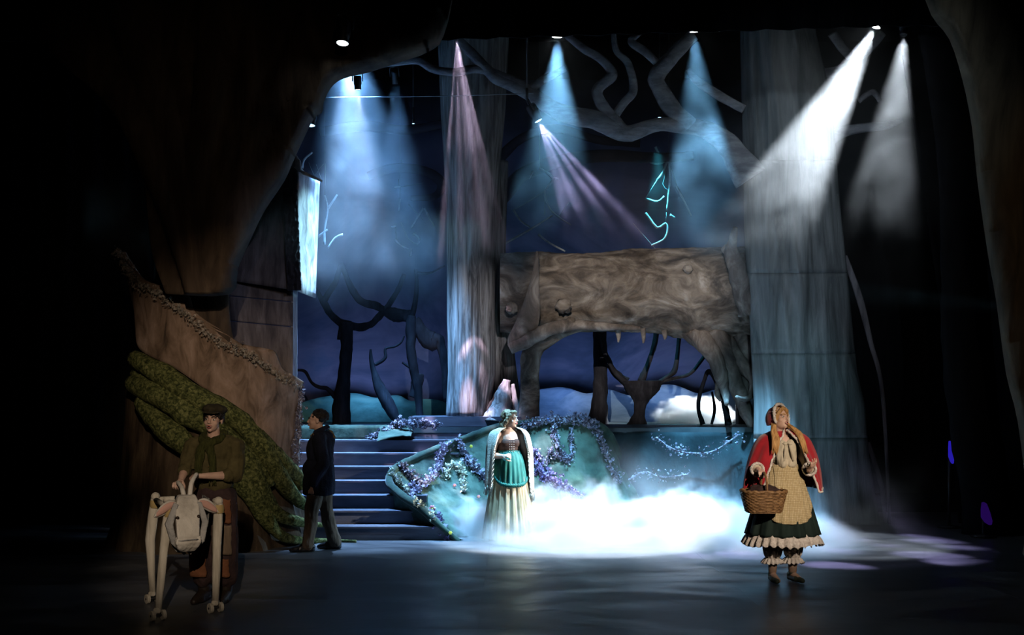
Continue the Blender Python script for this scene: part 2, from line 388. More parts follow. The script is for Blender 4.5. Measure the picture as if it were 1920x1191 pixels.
# ================================================================== PLATFORM AND STAIRS
pf = thing('platform', (0, 17, 0), 'dark teal raised platform across the back of the stage', 'platform')
MB().add(*bevel_box((-4.2, 15.55, 1.30), (4.4, 19.45, 1.39))).build('deck_top', M['deck'], pf, False)
def fascia_fn(u, v):
    x = -0.4 + 4.5 * u; z = 1.32 * v
    k = .07 * math.sin(x * 9 + 2 * mnoise.noise(Vector((x, z, 0)))) * (1 - .6 * v) + .10 * mnoise.noise(Vector((x * 1.6, 0, z * 2)))
    return Vector((x, 15.52 - .14 * (1 - v) + k * .6, z))
MB().add(*shell(*grid(90, 20, fascia_fn), (0, .02, 0))).build('fascia_cloth', M['fascia'], pf)
st = thing('staircase', (-1.9, 14.5, 0), 'blue grey flight of seven steps climbing to the platform', 'staircase')
STEP_R = [838, 812, 800, 790, 800, 860, 930]
for k in range(7):
    y0 = 13.66 + .27 * k; z1 = .174 * (k + 1); xr = P(STEP_R[k], 900, y0).x; xl = P(505, 900, y0).x
    MB().add(*bevel_box((xl, y0 - .02, z1 - .028), (xr, y0 + .29, z1), .006)).build('tread', M['step'], st, False)
    MB().add(*box((xl, y0 + .005, z1 - .174), (xr, y0 + .03, z1 - .028))).build('riser', M['step'], st, False)
MB().add(*box((-4.2, 15.56, 1.22), (P(950, 800, 15.56).x, 15.59, 1.30))).build('riser', M['step'], st, False)
one('plinth', MB().add(*bevel_box((P(765, 0, 15.6).x, 15.62, 1.39), (P(985, 0, 15.6).x, 16.7, 1.545), .01)), M['step'], 'low grey plinth under the tall centre trunk', 'plinth', sm=False)

# ================================================================== GREEN BANK
RIM = [(862, 1011, 13.60), (828, 985, 13.62), (790, 950, 13.78), (752, 925, 14.0), (731, 902, 14.25), (738, 880, 14.45), (770, 862, 14.65), (830, 836, 14.98), (900, 810, 15.25), (950, 795, 15.45), (1020, 789, 15.40), (1100, 788, 15.38), (1126, 796, 15.42), (1150, 822, 15.48), (1168, 870, 15.5)]
FOOT = [(864, 1013, 13.58), (850, 1012, 13.60), (846, 1010, 13.65), (842, 1007, 13.7), (845, 1004, 13.8), (862, 1001, 13.9), (885, 998, 14.0), (915, 994, 14.15), (950, 990, 14.3), (985, 986, 14.45), (1030, 982, 14.6), (1100, 976, 14.85), (1150, 972, 15.0), (1190, 968, 15.15), (1230, 964, 15.3)]
RW = crom([tuple(P(*p)) for p in RIM], 6); FW = crom([tuple(P(x, HZ + CAMH * FPX / d, d)) for x, y, d in FOOT], 6)
def bank_pt(u, v, lift=0.0):
    i = min(int(u * (len(RW) - 1)), len(RW) - 2); t = u * (len(RW) - 1) - i
    a = Vector(RW[i]).lerp(Vector(RW[i + 1]), t); b = Vector(FW[i]).lerp(Vector(FW[i + 1]), t)
    h = max(0.0, min(1.0, a.z / .5))
    w = v ** 1.35
    p = Vector((a.x + (b.x - a.x) * w, a.y + (b.y - a.y) * w, a.z * (1 - v) + b.z * v))
    k = .06 * mnoise.noise(p * 2.3) + .035 * mnoise.noise(p * 6) + .016 * mnoise.noise(p * 15) + .03 * math.sin(u * 70 + 3 * mnoise.noise(p * 1.5)) * (.3 + v)
    p += Vector((.35, -.9, .25)).normalized() * (k * h * min(1, v * 4) + lift)
    return p
bk = thing('green_bank', (0.4, 14.6, 0), 'moss green cloth covered bank curling round the foot of the stairs', 'bank')
MB().add(*shell(*grid(len(RW) * 3, 44, bank_pt), (-.02, .05, -.01))).build('bank_cloth', M['bank'], bk)
MB().add(*tube([Vector(p) + Vector((-.01, .02, -.02)) for p in RW], [.02 + .035 * min(1, p[2] * 3) for p in RW], 8, rough=.25, rs=5)).build('rolled_rim', M['bank'], bk)
# cloth lining between the rim and the stair ends
def lining(u, v):
    i = min(int(u * (len(RW) - 1)), len(RW) - 1); a = Vector(RW[i])
    return Vector((a.x + .05 * v, a.y + .10 * v, max(0.0, a.z * (1 - v))))
MB().add(*grid(len(RW) - 1, 6, lining)).build('bank_lining', M['bank'], bk)
# cloth strewn over the top stair
def swag_fn(u, v):
    px = 556 + 190 * u; d = 15.2 + .35 * v
    p = P(px, 0, d); z = 1.405 - .19 * max(0, (.35 - v) / .35) ** .8
    if v < .35: d = 15.53
    p.y = d if v < .35 else 15.53 + (v - .35) * .5
    p.z = z + .02 * mnoise.noise(Vector((px * .06, v * 4, 0))) + .01
    return p
one('cloth_swag', MB().add(*shell(*grid(50, 14, swag_fn), (0, .01, -.012))), M['bank'], 'crumpled teal cloth lying over the top stair edge', 'cloth')
def swag2(u, v):
    p = P(712 + 62 * u, 0, 15.5); p.y = 15.5 - .32 * v + .25 * (1 - v) * u; s = math.sin(u * math.pi)
    p.z = 1.40 - .20 * v * (1 - .4 * u) + .03 * s + .02 * mnoise.noise(Vector((u * 6, v * 5, 3)))
    return p
one('cloth_swag', MB().add(*shell(*grid(20, 14, swag2), (0, .01, -.012))), M['bank'], 'crumpled teal cloth hanging down at the head of the stairs under the dark garland', 'cloth')

# ================================================================== GARLANDS
def blossoms(path, n, spread, size, seed, petals=5):
    rnd = random.Random(seed); mb = MB(); L = len(path) - 1
    for _ in range(n):
        t = rnd.random() * L; i = min(int(t), L - 1); c = Vector(path[i]).lerp(Vector(path[i + 1]), t - i)
        c += Vector((rnd.gauss(0, 1), rnd.gauss(0, .5) - .4, rnd.gauss(0, 1))) * spread
        q = Quaternion((rnd.gauss(0, 1), rnd.gauss(0, 1), rnd.gauss(0, 1), rnd.gauss(0, 1))).normalized()
        s = size * rnd.uniform(.6, 1.35); v = [Vector((0, 0, -.25 * s))]; f = []
        for k in range(petals):
            a = 2 * math.pi * k / petals; da = 1.0 / petals * 2.4
            v += [Vector((math.cos(a - da), math.sin(a - da), .15)) * s, Vector((math.cos(a), math.sin(a), .35)) * s * 1.25, Vector((math.cos(a + da), math.sin(a + da), .15)) * s]
            b = 1 + 3 * k; f += [(0, b, b + 1), (0, b + 1, b + 2)]
        mb.add([q @ p + c for p in v], f)
    return mb
def garland(pts, mat, label, n, spread, size, seed, stem=.012, kind='garland', group=None, world=False):
    w = pts if world else [tuple(P(*p)) for p in pts]
    path = [Vector(p) for p in crom(w, 6)]
    c = path[len(path) // 2]
    t = thing('flower_garland' if kind == 'garland' else kind, c, label, 'garland', group)
    MB().add(*tube(path, [stem] * len(path), 6, rough=.4, rs=20)).build('stem', M['vine_dark'], t)
    blossoms(path, n, spread, size, seed).build('blossom', M[mat], t, kind='stuff')
    return t
def on_bank(px, py, lift=.03):
    """point of the bank cloth seen at that pixel (nearest of a sampled grid)"""
    best = None
    for i in range(0, 141):
        for j in range(0, 25):
            p = bank_pt(i / 140, j / 24); q = (960 + p.x * FPX / p.y - px) ** 2 + (HZ - (p.z - CAMH) * FPX / p.y - py) ** 2
            if best is None or q < best[0]: best = (q, p)
    p = best[1]; return (p.x, p.y - lift, p.z + lift * .3)
def bank_garland(pts, *a, **k):
    return garland([on_bank(x, y) for x, y in pts], *a, world=True, **k)
bank_garland([(985, 800), (1020, 792), (1060, 790), (1095, 791), (1115, 797)], 'vine_dark', 'dark silvery vine garland lying along the top of the green bank', 420, .035, .020, 1, .016)
bank_garland([(1112, 795), (1124, 815), (1135, 845), (1150, 880), (1165, 905)], 'vine_dark', 'dark silvery vine garland trailing down the right end of the green bank', 200, .035, .018, 2)
bank_garland([(1034, 795), (1038, 815), (1045, 835), (1056, 855), (1062, 872)], 'vine_dark', 'short silvery vine hanging from the bank top right of the woman', 150, .035, .018, 3)
bank_garland([(1075, 800), (1074, 825), (1070, 850), (1066, 858), (1040, 852), (1028, 842), (1022, 880)], 'vine_dark', 'looped silvery vine hanging in the middle of the bank right of the woman', 190, .03, .016, 4)
bank_garland([(990, 850), (1003, 868), (1018, 888), (1040, 903), (1062, 918), (1088, 940)], 'bloom_purple', 'thick purple blossom garland slanting down the bank beside the woman', 620, .055, .022, 5, .03)
bank_garland([(990, 852), (1000, 849), (1005, 856)], 'bloom_lilac', 'round tuft of lilac blossom at the top of the thick purple garland', 120, .03, .02, 6)
bank_garland([(862, 826), (874, 848), (888, 870), (905, 886), (918, 903)], 'vine_dark', 'dark purple vine garland running down the bank left of the woman', 260, .035, .02, 7, .022)
bank_garland([(836, 834), (828, 850), (818, 875), (808, 892), (792, 908), (778, 930)], 'bloom_lilac', 'pale lilac blossom garland crossing the bank above the fog', 330, .03, .02, 8, .02)
bank_garland([(836, 893), (842, 878), (852, 872), (864, 876), (870, 888), (868, 905), (868, 920)], 'bloom_cream', 'cream blossom garland bent into an arch on the bank', 260, .026, .02, 9, .018)
bank_garland([(734, 888), (748, 900), (758, 915), (770, 935), (785, 947), (800, 958), (816, 972)], 'bloom_cream', 'cream blossom garland along the rim of the bank beside the stairs', 330, .028, .02, 10, .018)
bank_garland([(752, 872), (765, 884), (780, 898), (792, 906)], 'vine_dark', 'short dark vine garland over the bend of the bank rim', 170, .03, .02, 11, .02)
bank_garland([(765, 912), (772, 906), (780, 914), (778, 925), (772, 938)], 'bloom_lilac', 'small curl of lilac blossom beside the bend of the bank rim', 110, .02, .017, 12)
bank_garland([(820, 968), (826, 980), (822, 995), (826, 1008), (842, 1010)], 'bloom_purple', 'purple blossom garland hanging over the bottom stair onto the floor', 260, .026, .02, 13, .018)
garland([(740, 798, 15.5), (760, 795, 15.45), (790, 794, 15.45), (820, 797, 15.45)], 'vine_dark', 'dark silvery garland lying on the platform edge left of the centre trunk', 320, .035, .02, 14, .02)
garland([(690, 822, 15.42), (705, 818, 15.42), (718, 812, 15.42), (726, 806, 15.45)], 'vine_dark', 'small dark garland on the cloth at the head of the stairs', 150, .03, .02, 15, .02)
garland([(1230, 820, 15.3), (1262, 842, 15.3), (1300, 850, 15.3), (1340, 845, 15.3), (1385, 815, 15.3)], 'vine_dark', 'silvery vine swag hanging on the dark teal cloth under the log', 160, .05, .014, 16)
garland([(1178, 900, 15.25), (1210, 885, 15.25), (1240, 895, 15.25), (1290, 890, 15.25)], 'vine_dark', 'faint silvery vine low on the dark teal cloth in the mist', 90, .05, .014, 17)
def blossom(px, py, mat, label, r=.018, d=None):
    c = Vector(on_bank(px, py, .035)) if d is None else P(px, py, d)
    t = thing('silk_flower', c, label, 'flower')
    mb = MB()
    for k in range(6):
        a = k * math.pi / 3
        mb.add(*ico(c + Vector((math.cos(a) * r * .8, -.01, math.sin(a) * r * .8)), r * .62, 1, (1, .5, 1)))
    mb.build('petals', M[mat], t); MB().add(*ico(c + Vector((0, -.02, 0)), r * .4, 1)).build('flower_centre', M['bloom_yellow'], t)
for px, py, m_, l_ in ((812, 955, 'bloom_pink', 'large pink silk flower on the bank rim beside the stairs'), (852, 911, 'bloom_pink', 'small pink silk flower under the cream arch garland'), (895, 933, 'bloom_pink', 'pink silk flower just above the fog left of the woman'), (845, 1000, 'bloom_yellow', 'yellow silk flower at the foot of the stairs'), (885, 838, 'bloom_yellow', 'yellow green silk flower beside the dark vine left of the woman'), (1030, 789, 'bloom_blue', 'small bright blue silk flower on top of the bank')):
    blossom(px, py, m_, l_, .034 if 'large' in l_ else .018)

# ================================================================== CENTRE TRUNK
ct = thing('tree_trunk', P(900, 780, 16.1), 'tall grey canvas tree trunk standing behind the woman', 'tree')
def trunk_fn(u, v):
    z = 1.55 + 5.9 * v; py = HZ - (z - CAMH) * FPX / 16.1
    xl = lerp_tab([(-60, 815), (200, 826), (400, 838), (600, 838), (700, 840), (782, 836)], py); xr = lerp_tab([(-60, 960), (200, 948), (400, 930), (600, 928), (700, 930), (782, 915)], py)
    c = P((xl + xr) / 2, py, 16.1); r = (xr - xl) / 2 * 16.1 / FPX
    a = math.pi * (1.0 + u); k = 1 + .05 * mnoise.noise(Vector((u * 14, v * 2.0, 3))) + .03 * mnoise.noise(Vector((u * 40, v * 5, 1)))
    return Vector((c.x + r * math.cos(a), c.y + .42 * math.sin(a) * k, z + (.02 * mnoise.noise(Vector((u * 9, 0, 0))) if v == 0 else 0)))
MB().add(*shell(*grid(60, 90, trunk_fn), (0, .03, 0))).build('front_bark', M['bark_grey'], ct)
def side_fn(u, v):
    z = 1.55 + 3.9 * v; py = HZ - (z - CAMH) * FPX / 16.35
    xr = lerp_tab([(230, 955), (470, 948), (640, 962), (720, 972), (782, 978)], py); xl = 905
    a = math.pi * (1.45 + .55 * u); c = P((xl + xr) / 2, py, 16.35); r = (xr - xl) / 2 * 16.35 / FPX
    return Vector((c.x + r * (u * 2 - 1), c.y - .16 * math.sin(math.pi * u) + .04 * mnoise.noise(Vector((u * 9, v * 6, 7))), z))
MB().add(*shell(*grid(24, 60, side_fn), (0, .03, 0))).build('side_bark', M['bark_grey'], ct)
MB().add(*ptube([(950, 712, 7), (944, 738, 14), (938, 762, 22), (934, 790, 34)], 15.9, 6, 14, rough=.35, rs=5)).build('root_flare', M['bark_grey'], ct)
MB().add(*ptube([(962, 720, 6), (966, 750, 9), (974, 772, 13), (982, 788, 17)], 15.95, 6, 12, rough=.3, rs=6)).build('root_flare', M['bark_grey'], ct)

# ================================================================== FALLEN LOG BRIDGE
lg = thing('fallen_log', P(1175, 792, 15.9), 'thick brown fallen log bridging the centre trunk and the right tree', 'log')
def log_fn(u, v):
    px = 938 + 478 * u; yt = lerp_tab([(938, 478), (1005, 475), (1100, 474), (1200, 470), (1300, 466), (1416, 460)], px); yb = lerp_tab([(938, 622), (1005, 622), (1060, 626), (1140, 622), (1230, 622), (1300, 632), (1416, 634)], px)
    c = P(px, (yt + yb) / 2, 16.0); r = (yb - yt) / 2 * 16.0 / FPX; a = 2 * math.pi * v
    dr = Vector((0, -math.cos(a), math.sin(a))); q = c + dr * r
    k = 1 + .09 * mnoise.noise(Vector((q.x * .9, q.y * 2, q.z * 2.4))) + .05 * mnoise.noise(Vector((q.x * 2.5, q.y * 6, q.z * 6))) + .030 * abs(mnoise.noise(Vector((q.x * 6, q.y * 9, q.z * 9)))) + .018 * mnoise.noise(Vector((q.x * 14, q.y * 22, q.z * 22)))
    return c + dr * r * k
v, f = grid(260, 110, log_fn); f += [tuple(range(110, -1, -1)), tuple(260 * 111 + i for i in range(111))]
MB().add(v, f).build('log_trunk', M['log'], lg)
fv, ff = relief([(1004, 474), (1009, 478), (1011, 540), (1010, 608), (985, 628), (958, 650), (952, 636), (966, 605), (984, 560), (997, 515)], 15.42, lambda x, y: .10 * (1 - abs(x - (1003 - (y - 474) * .16)) / 40), .25, 9)
MB().add(fv, ff).build('bark_fin', M['root_wood'], lg)
MB().add(*ptube([(956, 655, 10), (985, 640, 14), (1020, 622, 13), (1070, 610, 11), (1130, 612, 8), (1200, 616, 4)], 15.40, 6, 12, rough=.25, rs=5)).build('root', M['root_wood'], lg)
MB().add(*ptube([(1100, 612, 6), (1050, 624, 12), (1015, 640, 18), (997, 665, 19), (993, 720, 18), (994, 792, 20)], 15.7, 6, 14, rough=.15, rs=4)).build('support_post', M['log'], lg)
for pts, d0, d1 in (([(1265, 570, 26), (1312, 628, 24), (1340, 668, 17), (1354, 715, 11), (1361, 745, 7), (1362, 758, 4)], 15.95, 15.3), ([(1325, 600, 28), (1362, 655, 22), (1395, 690, 15), (1413, 716, 9), (1408, 742, 6), (1394, 749, 5), (1381, 744, 3)], 16.0, 15.2), ([(1340, 620, 24), (1368, 690, 18), (1392, 755, 14), (1412, 800, 10), (1420, 830, 8)], 15.8, 15.6), ([(1385, 610, 20), (1400, 660, 15), (1398, 720, 10), (1394, 760, 6)], 15.9, 15.7), ([(1300, 620, 16), (1330, 665, 12), (1349, 700, 8), (1345, 738, 5), (1352, 752, 3)], 15.75, 15.6)):
    MB().add(*ptube(pts, d0, 6, 12, d2=d1, rough=.22, rs=6)).build('root', M['root_wood'], lg)
stub = MB().add(*ptube([(1402, 590, 17), (1390, 540, 18), (1380, 500, 17), (1371, 472, 13), (1374, 450, 9), (1379, 426, 4)], 15.3, 6, 12, d2=15.0, rough=.2, rs=6)).build('branch_stub', M['root_wood'], lg)
MB().add(*ptube([(1376, 480, 9), (1364, 470, 10), (1356, 462, 6)], 15.35, 5, 10, rough=.2, rs=9)).build('branch_stub', M['root_wood'], lg)
for px, py, r in ((1070, 604, 10), (1290, 505, 9), (1056, 575, 15), (960, 578, 12)):
    MB().add(*ico(P(px, py, 15.38), r * 15.4 / FPX, 3, (1, .7, .9), rough=.35, rs=2.5)).build('knot', M['log'], lg)
for px, py, l in ((1158, 622, 20), (1205, 622, 22), (1245, 625, 12)):
    MB().add(*ptube([(px, py - 6, 6), (px + 2, py + l * .5, 4), (px + 1, py + l, 1.5)], 15.6, 4, 8, rough=.2)).build('broken_twig', M['root_wood'], lg)

# ================================================================== RIGHT TREE
rt = thing('tree_trunk', P(1520, 985, 15.2), 'broad blue grey canvas tree trunk behind the red cloaked figure', 'tree')
LE = [(-100, 1385), (60, 1388), (300, 1394), (430, 1396), (600, 1406), (760, 1414), (990, 1412)]; RE = [(-100, 1520), (60, 1530), (180, 1558), (400, 1577), (520, 1590), (640, 1601), (700, 1608), (760, 1622), (860, 1630), (990, 1652)]
def rtree(y0, y1, lapz):
    def fn(u, v):
        py = y0 + (y1 - y0) * v; xl = lerp_tab(LE, py); xr = lerp_tab(RE, py)
        a = math.sin(math.pi * u); px = xl + (xr - xl) * u
        p = P(px, py, 15.2); p.y = 15.2 - .38 * a ** .7 + .05 * mnoise.noise(Vector((u * 11, py * .004, 0))) + .025 * mnoise.noise(Vector((u * 30, py * .012, 2))) - lapz * v
        p.x = (px - 960) * p.y / FPX; p.z = CAMH - (py - HZ) * p.y / FPX
        return p
    return shell(*grid(50, max(6, int((y1 - y0) / 9)), fn), (0, .03, 0))
for y0, y1 in ((-90, 300), (299, 512), (511, 663), (662, 821), (820, 984)):
    MB().add(*rtree(y0, y1, .008)).build('bark_panel', M['bark_right'], rt)

# cloth strips hanging beyond the right tree
for pts, l_ in (([(1584, 480, 5), (1612, 560, 7), (1632, 640, 5), (1655, 740, 4), (1668, 983, 3)], 'thin grey cloth strip hanging beside the right tree, upper of two'), ([(1628, 830, 4), (1652, 910, 5), (1660, 982, 3)], 'thin grey cloth strip low beside the right tree near the floor')):
    one('cloth_strip', MB().add(*ptube(pts, 15.45, 6, 8, flat=(.4, 1))), M['tower'], l_, 'cloth')
one('dark_tree_leg', MB().add(*ptube([(1770, 60, 50), (1800, 300, 42), (1812, 600, 46), (1828, 800, 46), (1850, 930, 50), (1872, 1005, 66)], 14.25, 8, 18, flat=(.5, 1), rough=.12, rs=2)), M['black'], 'almost black tree trunk standing in the right wing', 'tree')

# ================================================================== PROSCENIUM TREES
LIMBS = [[(370, 560), (335, 420), (280, 270), (200, 160), (120, 60)], [(385, 560), (362, 400), (330, 260), (285, 120), (250, -60)], [(395, 560), (388, 400), (392, 260), (425, 100), (440, -60)], [(405, 560), (428, 410), (478, 290), (540, 160), (640, 20)], [(412, 560), (462, 405), (535, 280), (590, 185), (660, 120), (780, 60)], [(395, 560), (410, 420), (440, 330), (470, 180), (520, -20)]]
LIMB_S = [crom(l, 14) for l in LIMBS]
def portal_h(x, y):
    best = 9e9
    for l in LIMB_S:
        for (a, b) in l:
            q = (a - x) ** 2 + (b - y) ** 2
            if q < best: best = q
    w = 18 + max(0, 540 - y) * .085
    return .30 * max(0.0, 1 - best / (w * w)) ** .55 + .05 * mnoise.noise(Vector((x * .03, y * .008, 0)))
pt = thing('portal_tree', P(390, 548, 12.2), 'huge dark brown painted tree with fanned limbs framing the stage on the left', 'tree')
MB().add(*relief([(310, 550), (425, 550), (440, 500), (462, 450), (490, 392), (528, 335), (548, 290), (563, 258), (584, 216), (599, 205), (603, 185), (616, 158), (640, 140), (690, 128), (750, 108), (800, 90), (830, 60), (838, -40), (700, -90), (300, -95), (60, -80), (45, 20), (120, 120), (205, 195), (252, 270), (274, 370), (284, 470)], 12.2, portal_h, .15, 9, 3)).build('painted_limbs', M['portal'], pt)
MB().add(*ptube([(372, 470, 58), (372, 560, 58), (376, 660, 66)], 12.75, 5, 18, flat=(.35, 1), rough=.12, rs=2.5)).build('lower_trunk', M['portal'], pt)
pr = thing('portal_tree', P(1960, 1000, 11), 'dim olive brown painted tree edge framing the stage on the far right', 'tree')
MB().add(*relief([(1735, -60), (1760, 15), (1795, 62), (1820, 140), (1838, 230), (1848, 330), (1868, 470), (1884, 560), (1903, 700), (1925, 790), (1945, 950), (1955, 1075), (2200, 1075), (2200, -60)], 11, lambda x, y: .25 * min(1, max(0, (x - lerp_tab([(0, 1750), (230, 1838), (470, 1868), (790, 1925)], y)) / 90)) ** .6 + .04 * mnoise.noise(Vector((x * .04, y * .006, 5))), .2, 16, 3)).build('painted_trunk', M['portal_r'], pr)

# ================================================================== STUMP WITH PARAPET AND MOSSY ROOTS
CX, CY = -3.84, 13.65
def cyl_pt(px, py, r):
    k = (px - 960.0) / FPX  # x = k d ; (k d - CX)^2 + (d - CY)^2 = r^2
    A = k * k + 1; B = -2 * (k * CX + CY); C = CX * CX + CY * CY - r * r; D = B * B - 4 * A * C
    d = (-B - math.sqrt(D)) / (2 * A) if D > 0 else -B / (2 * A)
    return P(px, py, d)
sp = thing('stump_tower', (CX, CY, 0), 'round tree stump stair tower with a sweeping tan bark parapet and mossy roots', 'stump')
TOP = [(222, 470), (240, 505), (256, 530), (300, 555), (350, 590), (400, 635), (470, 668), (520, 702), (563, 724)]
BOT = [(248, 560), (255, 610), (262, 655), (330, 692), (400, 742), (470, 795), (520, 842), (545, 868), (558, 885)]
TOPS = crom(TOP, 8); BOTS = crom(BOT, 8)
def par_fn(u, v):
    i = min(int(u * (len(TOPS) - 1) + .5), len(TOPS) - 1)
    a = TOPS[i]; b = BOTS[i]; px = a[0] + (b[0] - a[0]) * v; py = a[1] + (b[1] - a[1]) * v
    return cyl_pt(px, py, 1.16 - .06 * v + .03 * mnoise.noise(Vector((px * .02, py * .02, 0))) + .012 * mnoise.noise(Vector((px * .08, py * .04, 0))))
v, f = grid(len(TOPS) - 1, 18, par_fn)
par = MB().add(*shell(v, f, (0, .10, 0))).build('parapet', M['parapet'], sp)
# the torn inner lip rising behind the trim
LIP = [(228, 470), (262, 520), (300, 535), (345, 548), (362, 585), (410, 618), (450, 645), (490, 652), (512, 660), (525, 690), (550, 706), (566, 716)]
LIPS = crom(LIP, 7)
def lip_fn(u, v):
    i = min(int(u * (len(LIPS) - 1) + .5), len(LIPS) - 1); j = min(int(u * (len(TOPS) - 1) + .5), len(TOPS) - 1)
    a = LIPS[i]; b = TOPS[j]; t = cyl_pt(b[0], b[1] + 4, 1.14)
    q = cyl_pt(a[0], a[1], 1.16); q.y += .10 + .03 * mnoise.noise(Vector((a[0] * .1, 0, 0)))
    return q.lerp(t, v)
MB().add(*shell(*grid(len(LIPS) - 1, 5, lip_fn), (0, .05, 0))).build('torn_lip', M['parapet'], par)
tr = [cyl_pt(x, y, 1.20) for x, y in TOPS]
blossoms(tr, 1000, .030, .014, 21).build('lichen_trim', M['lichen'], sp, kind='stuff')
edge = [cyl_pt(563 - 8 * t, 724 + 160 * t, 1.17) for t in [i / 20 for i in range(21)]]
blossoms(edge, 480, .028, .014, 22).build('beaded_edge', M['vine_dark'], sp, kind='stuff')
def base_fn(u, v):
    a = math.pi * (1.0 + u); z = 1.95 * (1 - v)
    r = 1.02 + .22 * v ** 2 + .05 * mnoise.noise(Vector((math.cos(a) * 3, math.sin(a) * 3, z))) + .05 * math.sin(a * 13 + z) * v
    return Vector((CX + r * math.cos(a), CY + r * math.sin(a), z))
MB().add(*grid(70, 30, base_fn)).build('stump_wall', M['stump'], sp)
ROOTS = [[(250, 672, 20, 1.12), (300, 700, 24, 1.14), (350, 735, 26, 1.15), (401, 762, 26, 1.15), (452, 792, 25, 1.15), (490, 840, 24, 1.17), (522, 892, 21, 1.2), (556, 935, 15, 1.27), (575, 952, 9, 1.32)],
 [(248, 718, 22, 1.13), (300, 742, 28, 1.15), (345, 770, 29, 1.16), (392, 800, 29, 1.17), (436, 840, 28, 1.18), (469, 885, 26, 1.2), (494, 932, 22, 1.24), (522, 966, 16, 1.3), (560, 979, 11, 1.36), (604, 985, 5, 1.44)],
 [(262, 752, 16, 1.13), (288, 782, 24, 1.16), (330, 820, 28, 1.18), (375, 850, 29, 1.18), (430, 880, 29, 1.19), (462, 910, 27, 1.2), (486, 950, 22, 1.25), (512, 990, 15, 1.31), (545, 1011, 10, 1.36), (600, 1014, 6, 1.42), (668, 1015, 3, 1.5)],
 [(486, 812, 12, 1.13), (508, 842, 17, 1.14), (532, 872, 19, 1.16), (554, 893, 17, 1.18), (566, 915, 10, 1.22)],
 [(250, 700, 10, 1.11), (300, 722, 10, 1.15), (360, 756, 10, 1.16), (420, 800, 9, 1.17), (470, 850, 9, 1.2), (510, 910, 8, 1.24)]]
for r_ in ROOTS:
    q = []
    for (px, py, rr, R_) in r_:
        w = cyl_pt(px, py, R_); gz = HZ + CAMH * FPX / w.y - rr * .6
        rad = rr * .84 * w.y / FPX
        if w.z < rad * .5: w.z = rad * .5
        if px > 566: w = P(px, min(py, 1030), 13.42 if py > 1000 else 13.55); w.z = max(rad * .6, w.z)
        q.append((w.x, w.y, w.z, rad))
    q = crom(q, 6)
    MB().add(*tube([c[:3] for c in q], [max(.006, c[3]) for c in q], 14, rough=.22, rs=4.5)).build('mossy_root', M['moss'], sp)

# tower behind the parapet
tw = thing('bark_tower', P(500, 990, 14.6), 'tall canvas bark tower behind the stump with a pale lit right face', 'tree')
def quad_panel(a, b, c, d, seed, amp=.03, n=26):
    def fn(u, v):
        p = a.lerp(b, u).lerp(d.lerp(c, u), v)
        k = amp * mnoise.noise(Vector((p.x * 3 + seed, p.y * 3, p.z * 2))) + amp * .6 * mnoise.noise(Vector((p.x * 10 + seed, p.y * 10, p.z * 7)))
        e = min(1, 6 * min(u, 1 - u, v, 1 - v)); nrm = (b - a).cross(d - a).normalized()
        return p + nrm * k * e
    return grid(n, n, fn)
C0 = P(557, 545, 13.9); C1 = P(560, 322, 13.95); L0 = P(425, 525, 14.35); L1 = P(500, 270, 14.5); R0 = P(592, 559, 14.9); R1 = P(600, 338, 15.0)
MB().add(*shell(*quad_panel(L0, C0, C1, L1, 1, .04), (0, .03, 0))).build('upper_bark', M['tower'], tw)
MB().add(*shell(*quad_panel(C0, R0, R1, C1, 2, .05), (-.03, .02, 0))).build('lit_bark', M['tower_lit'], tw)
def crinkle(u, v):
    p = P(532 + 26 * u + 8 * (1 - v), 545 - 190 * v, 13.97 - .05 * u); n_ = mnoise.noise(Vector((u * 5, v * 22, 1))) + .6 * mnoise.noise(Vector((u * 11, v * 50, 1)))
    return p + Vector((.02 * n_, -.05 - .05 * n_, 0))
MB().add(*shell(*grid(14, 70, crinkle), (0, .03, 0))).build('crinkled_strip', M['black_cloth'], tw)
C0 = P(549, 830, 14.15); C1 = P(549, 538, 14.15); L0 = P(430, 820, 14.4); L1 = P(430, 526, 14.4); R0 = P(557, 830, 15.0); R1 = P(558, 545, 15.0)
for k, (t0, t1) in enumerate(((0, .42), (.425, .74), (.745, .90), (.905, 1.0))):
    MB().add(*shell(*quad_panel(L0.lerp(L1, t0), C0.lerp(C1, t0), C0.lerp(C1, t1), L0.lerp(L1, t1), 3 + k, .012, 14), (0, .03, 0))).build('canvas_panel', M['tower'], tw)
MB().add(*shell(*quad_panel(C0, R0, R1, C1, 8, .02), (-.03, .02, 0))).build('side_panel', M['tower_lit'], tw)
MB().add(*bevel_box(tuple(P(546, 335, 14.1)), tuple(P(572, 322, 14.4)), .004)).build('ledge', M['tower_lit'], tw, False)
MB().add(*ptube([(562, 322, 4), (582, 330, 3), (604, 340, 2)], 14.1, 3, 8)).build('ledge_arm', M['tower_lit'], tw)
MB().add(*relief([(550, 282), (562, 300), (566, 322), (548, 316)], 14.2, flat_h, .06, 6, 1, False)).build('torn_cap', M['tower_lit'], tw)
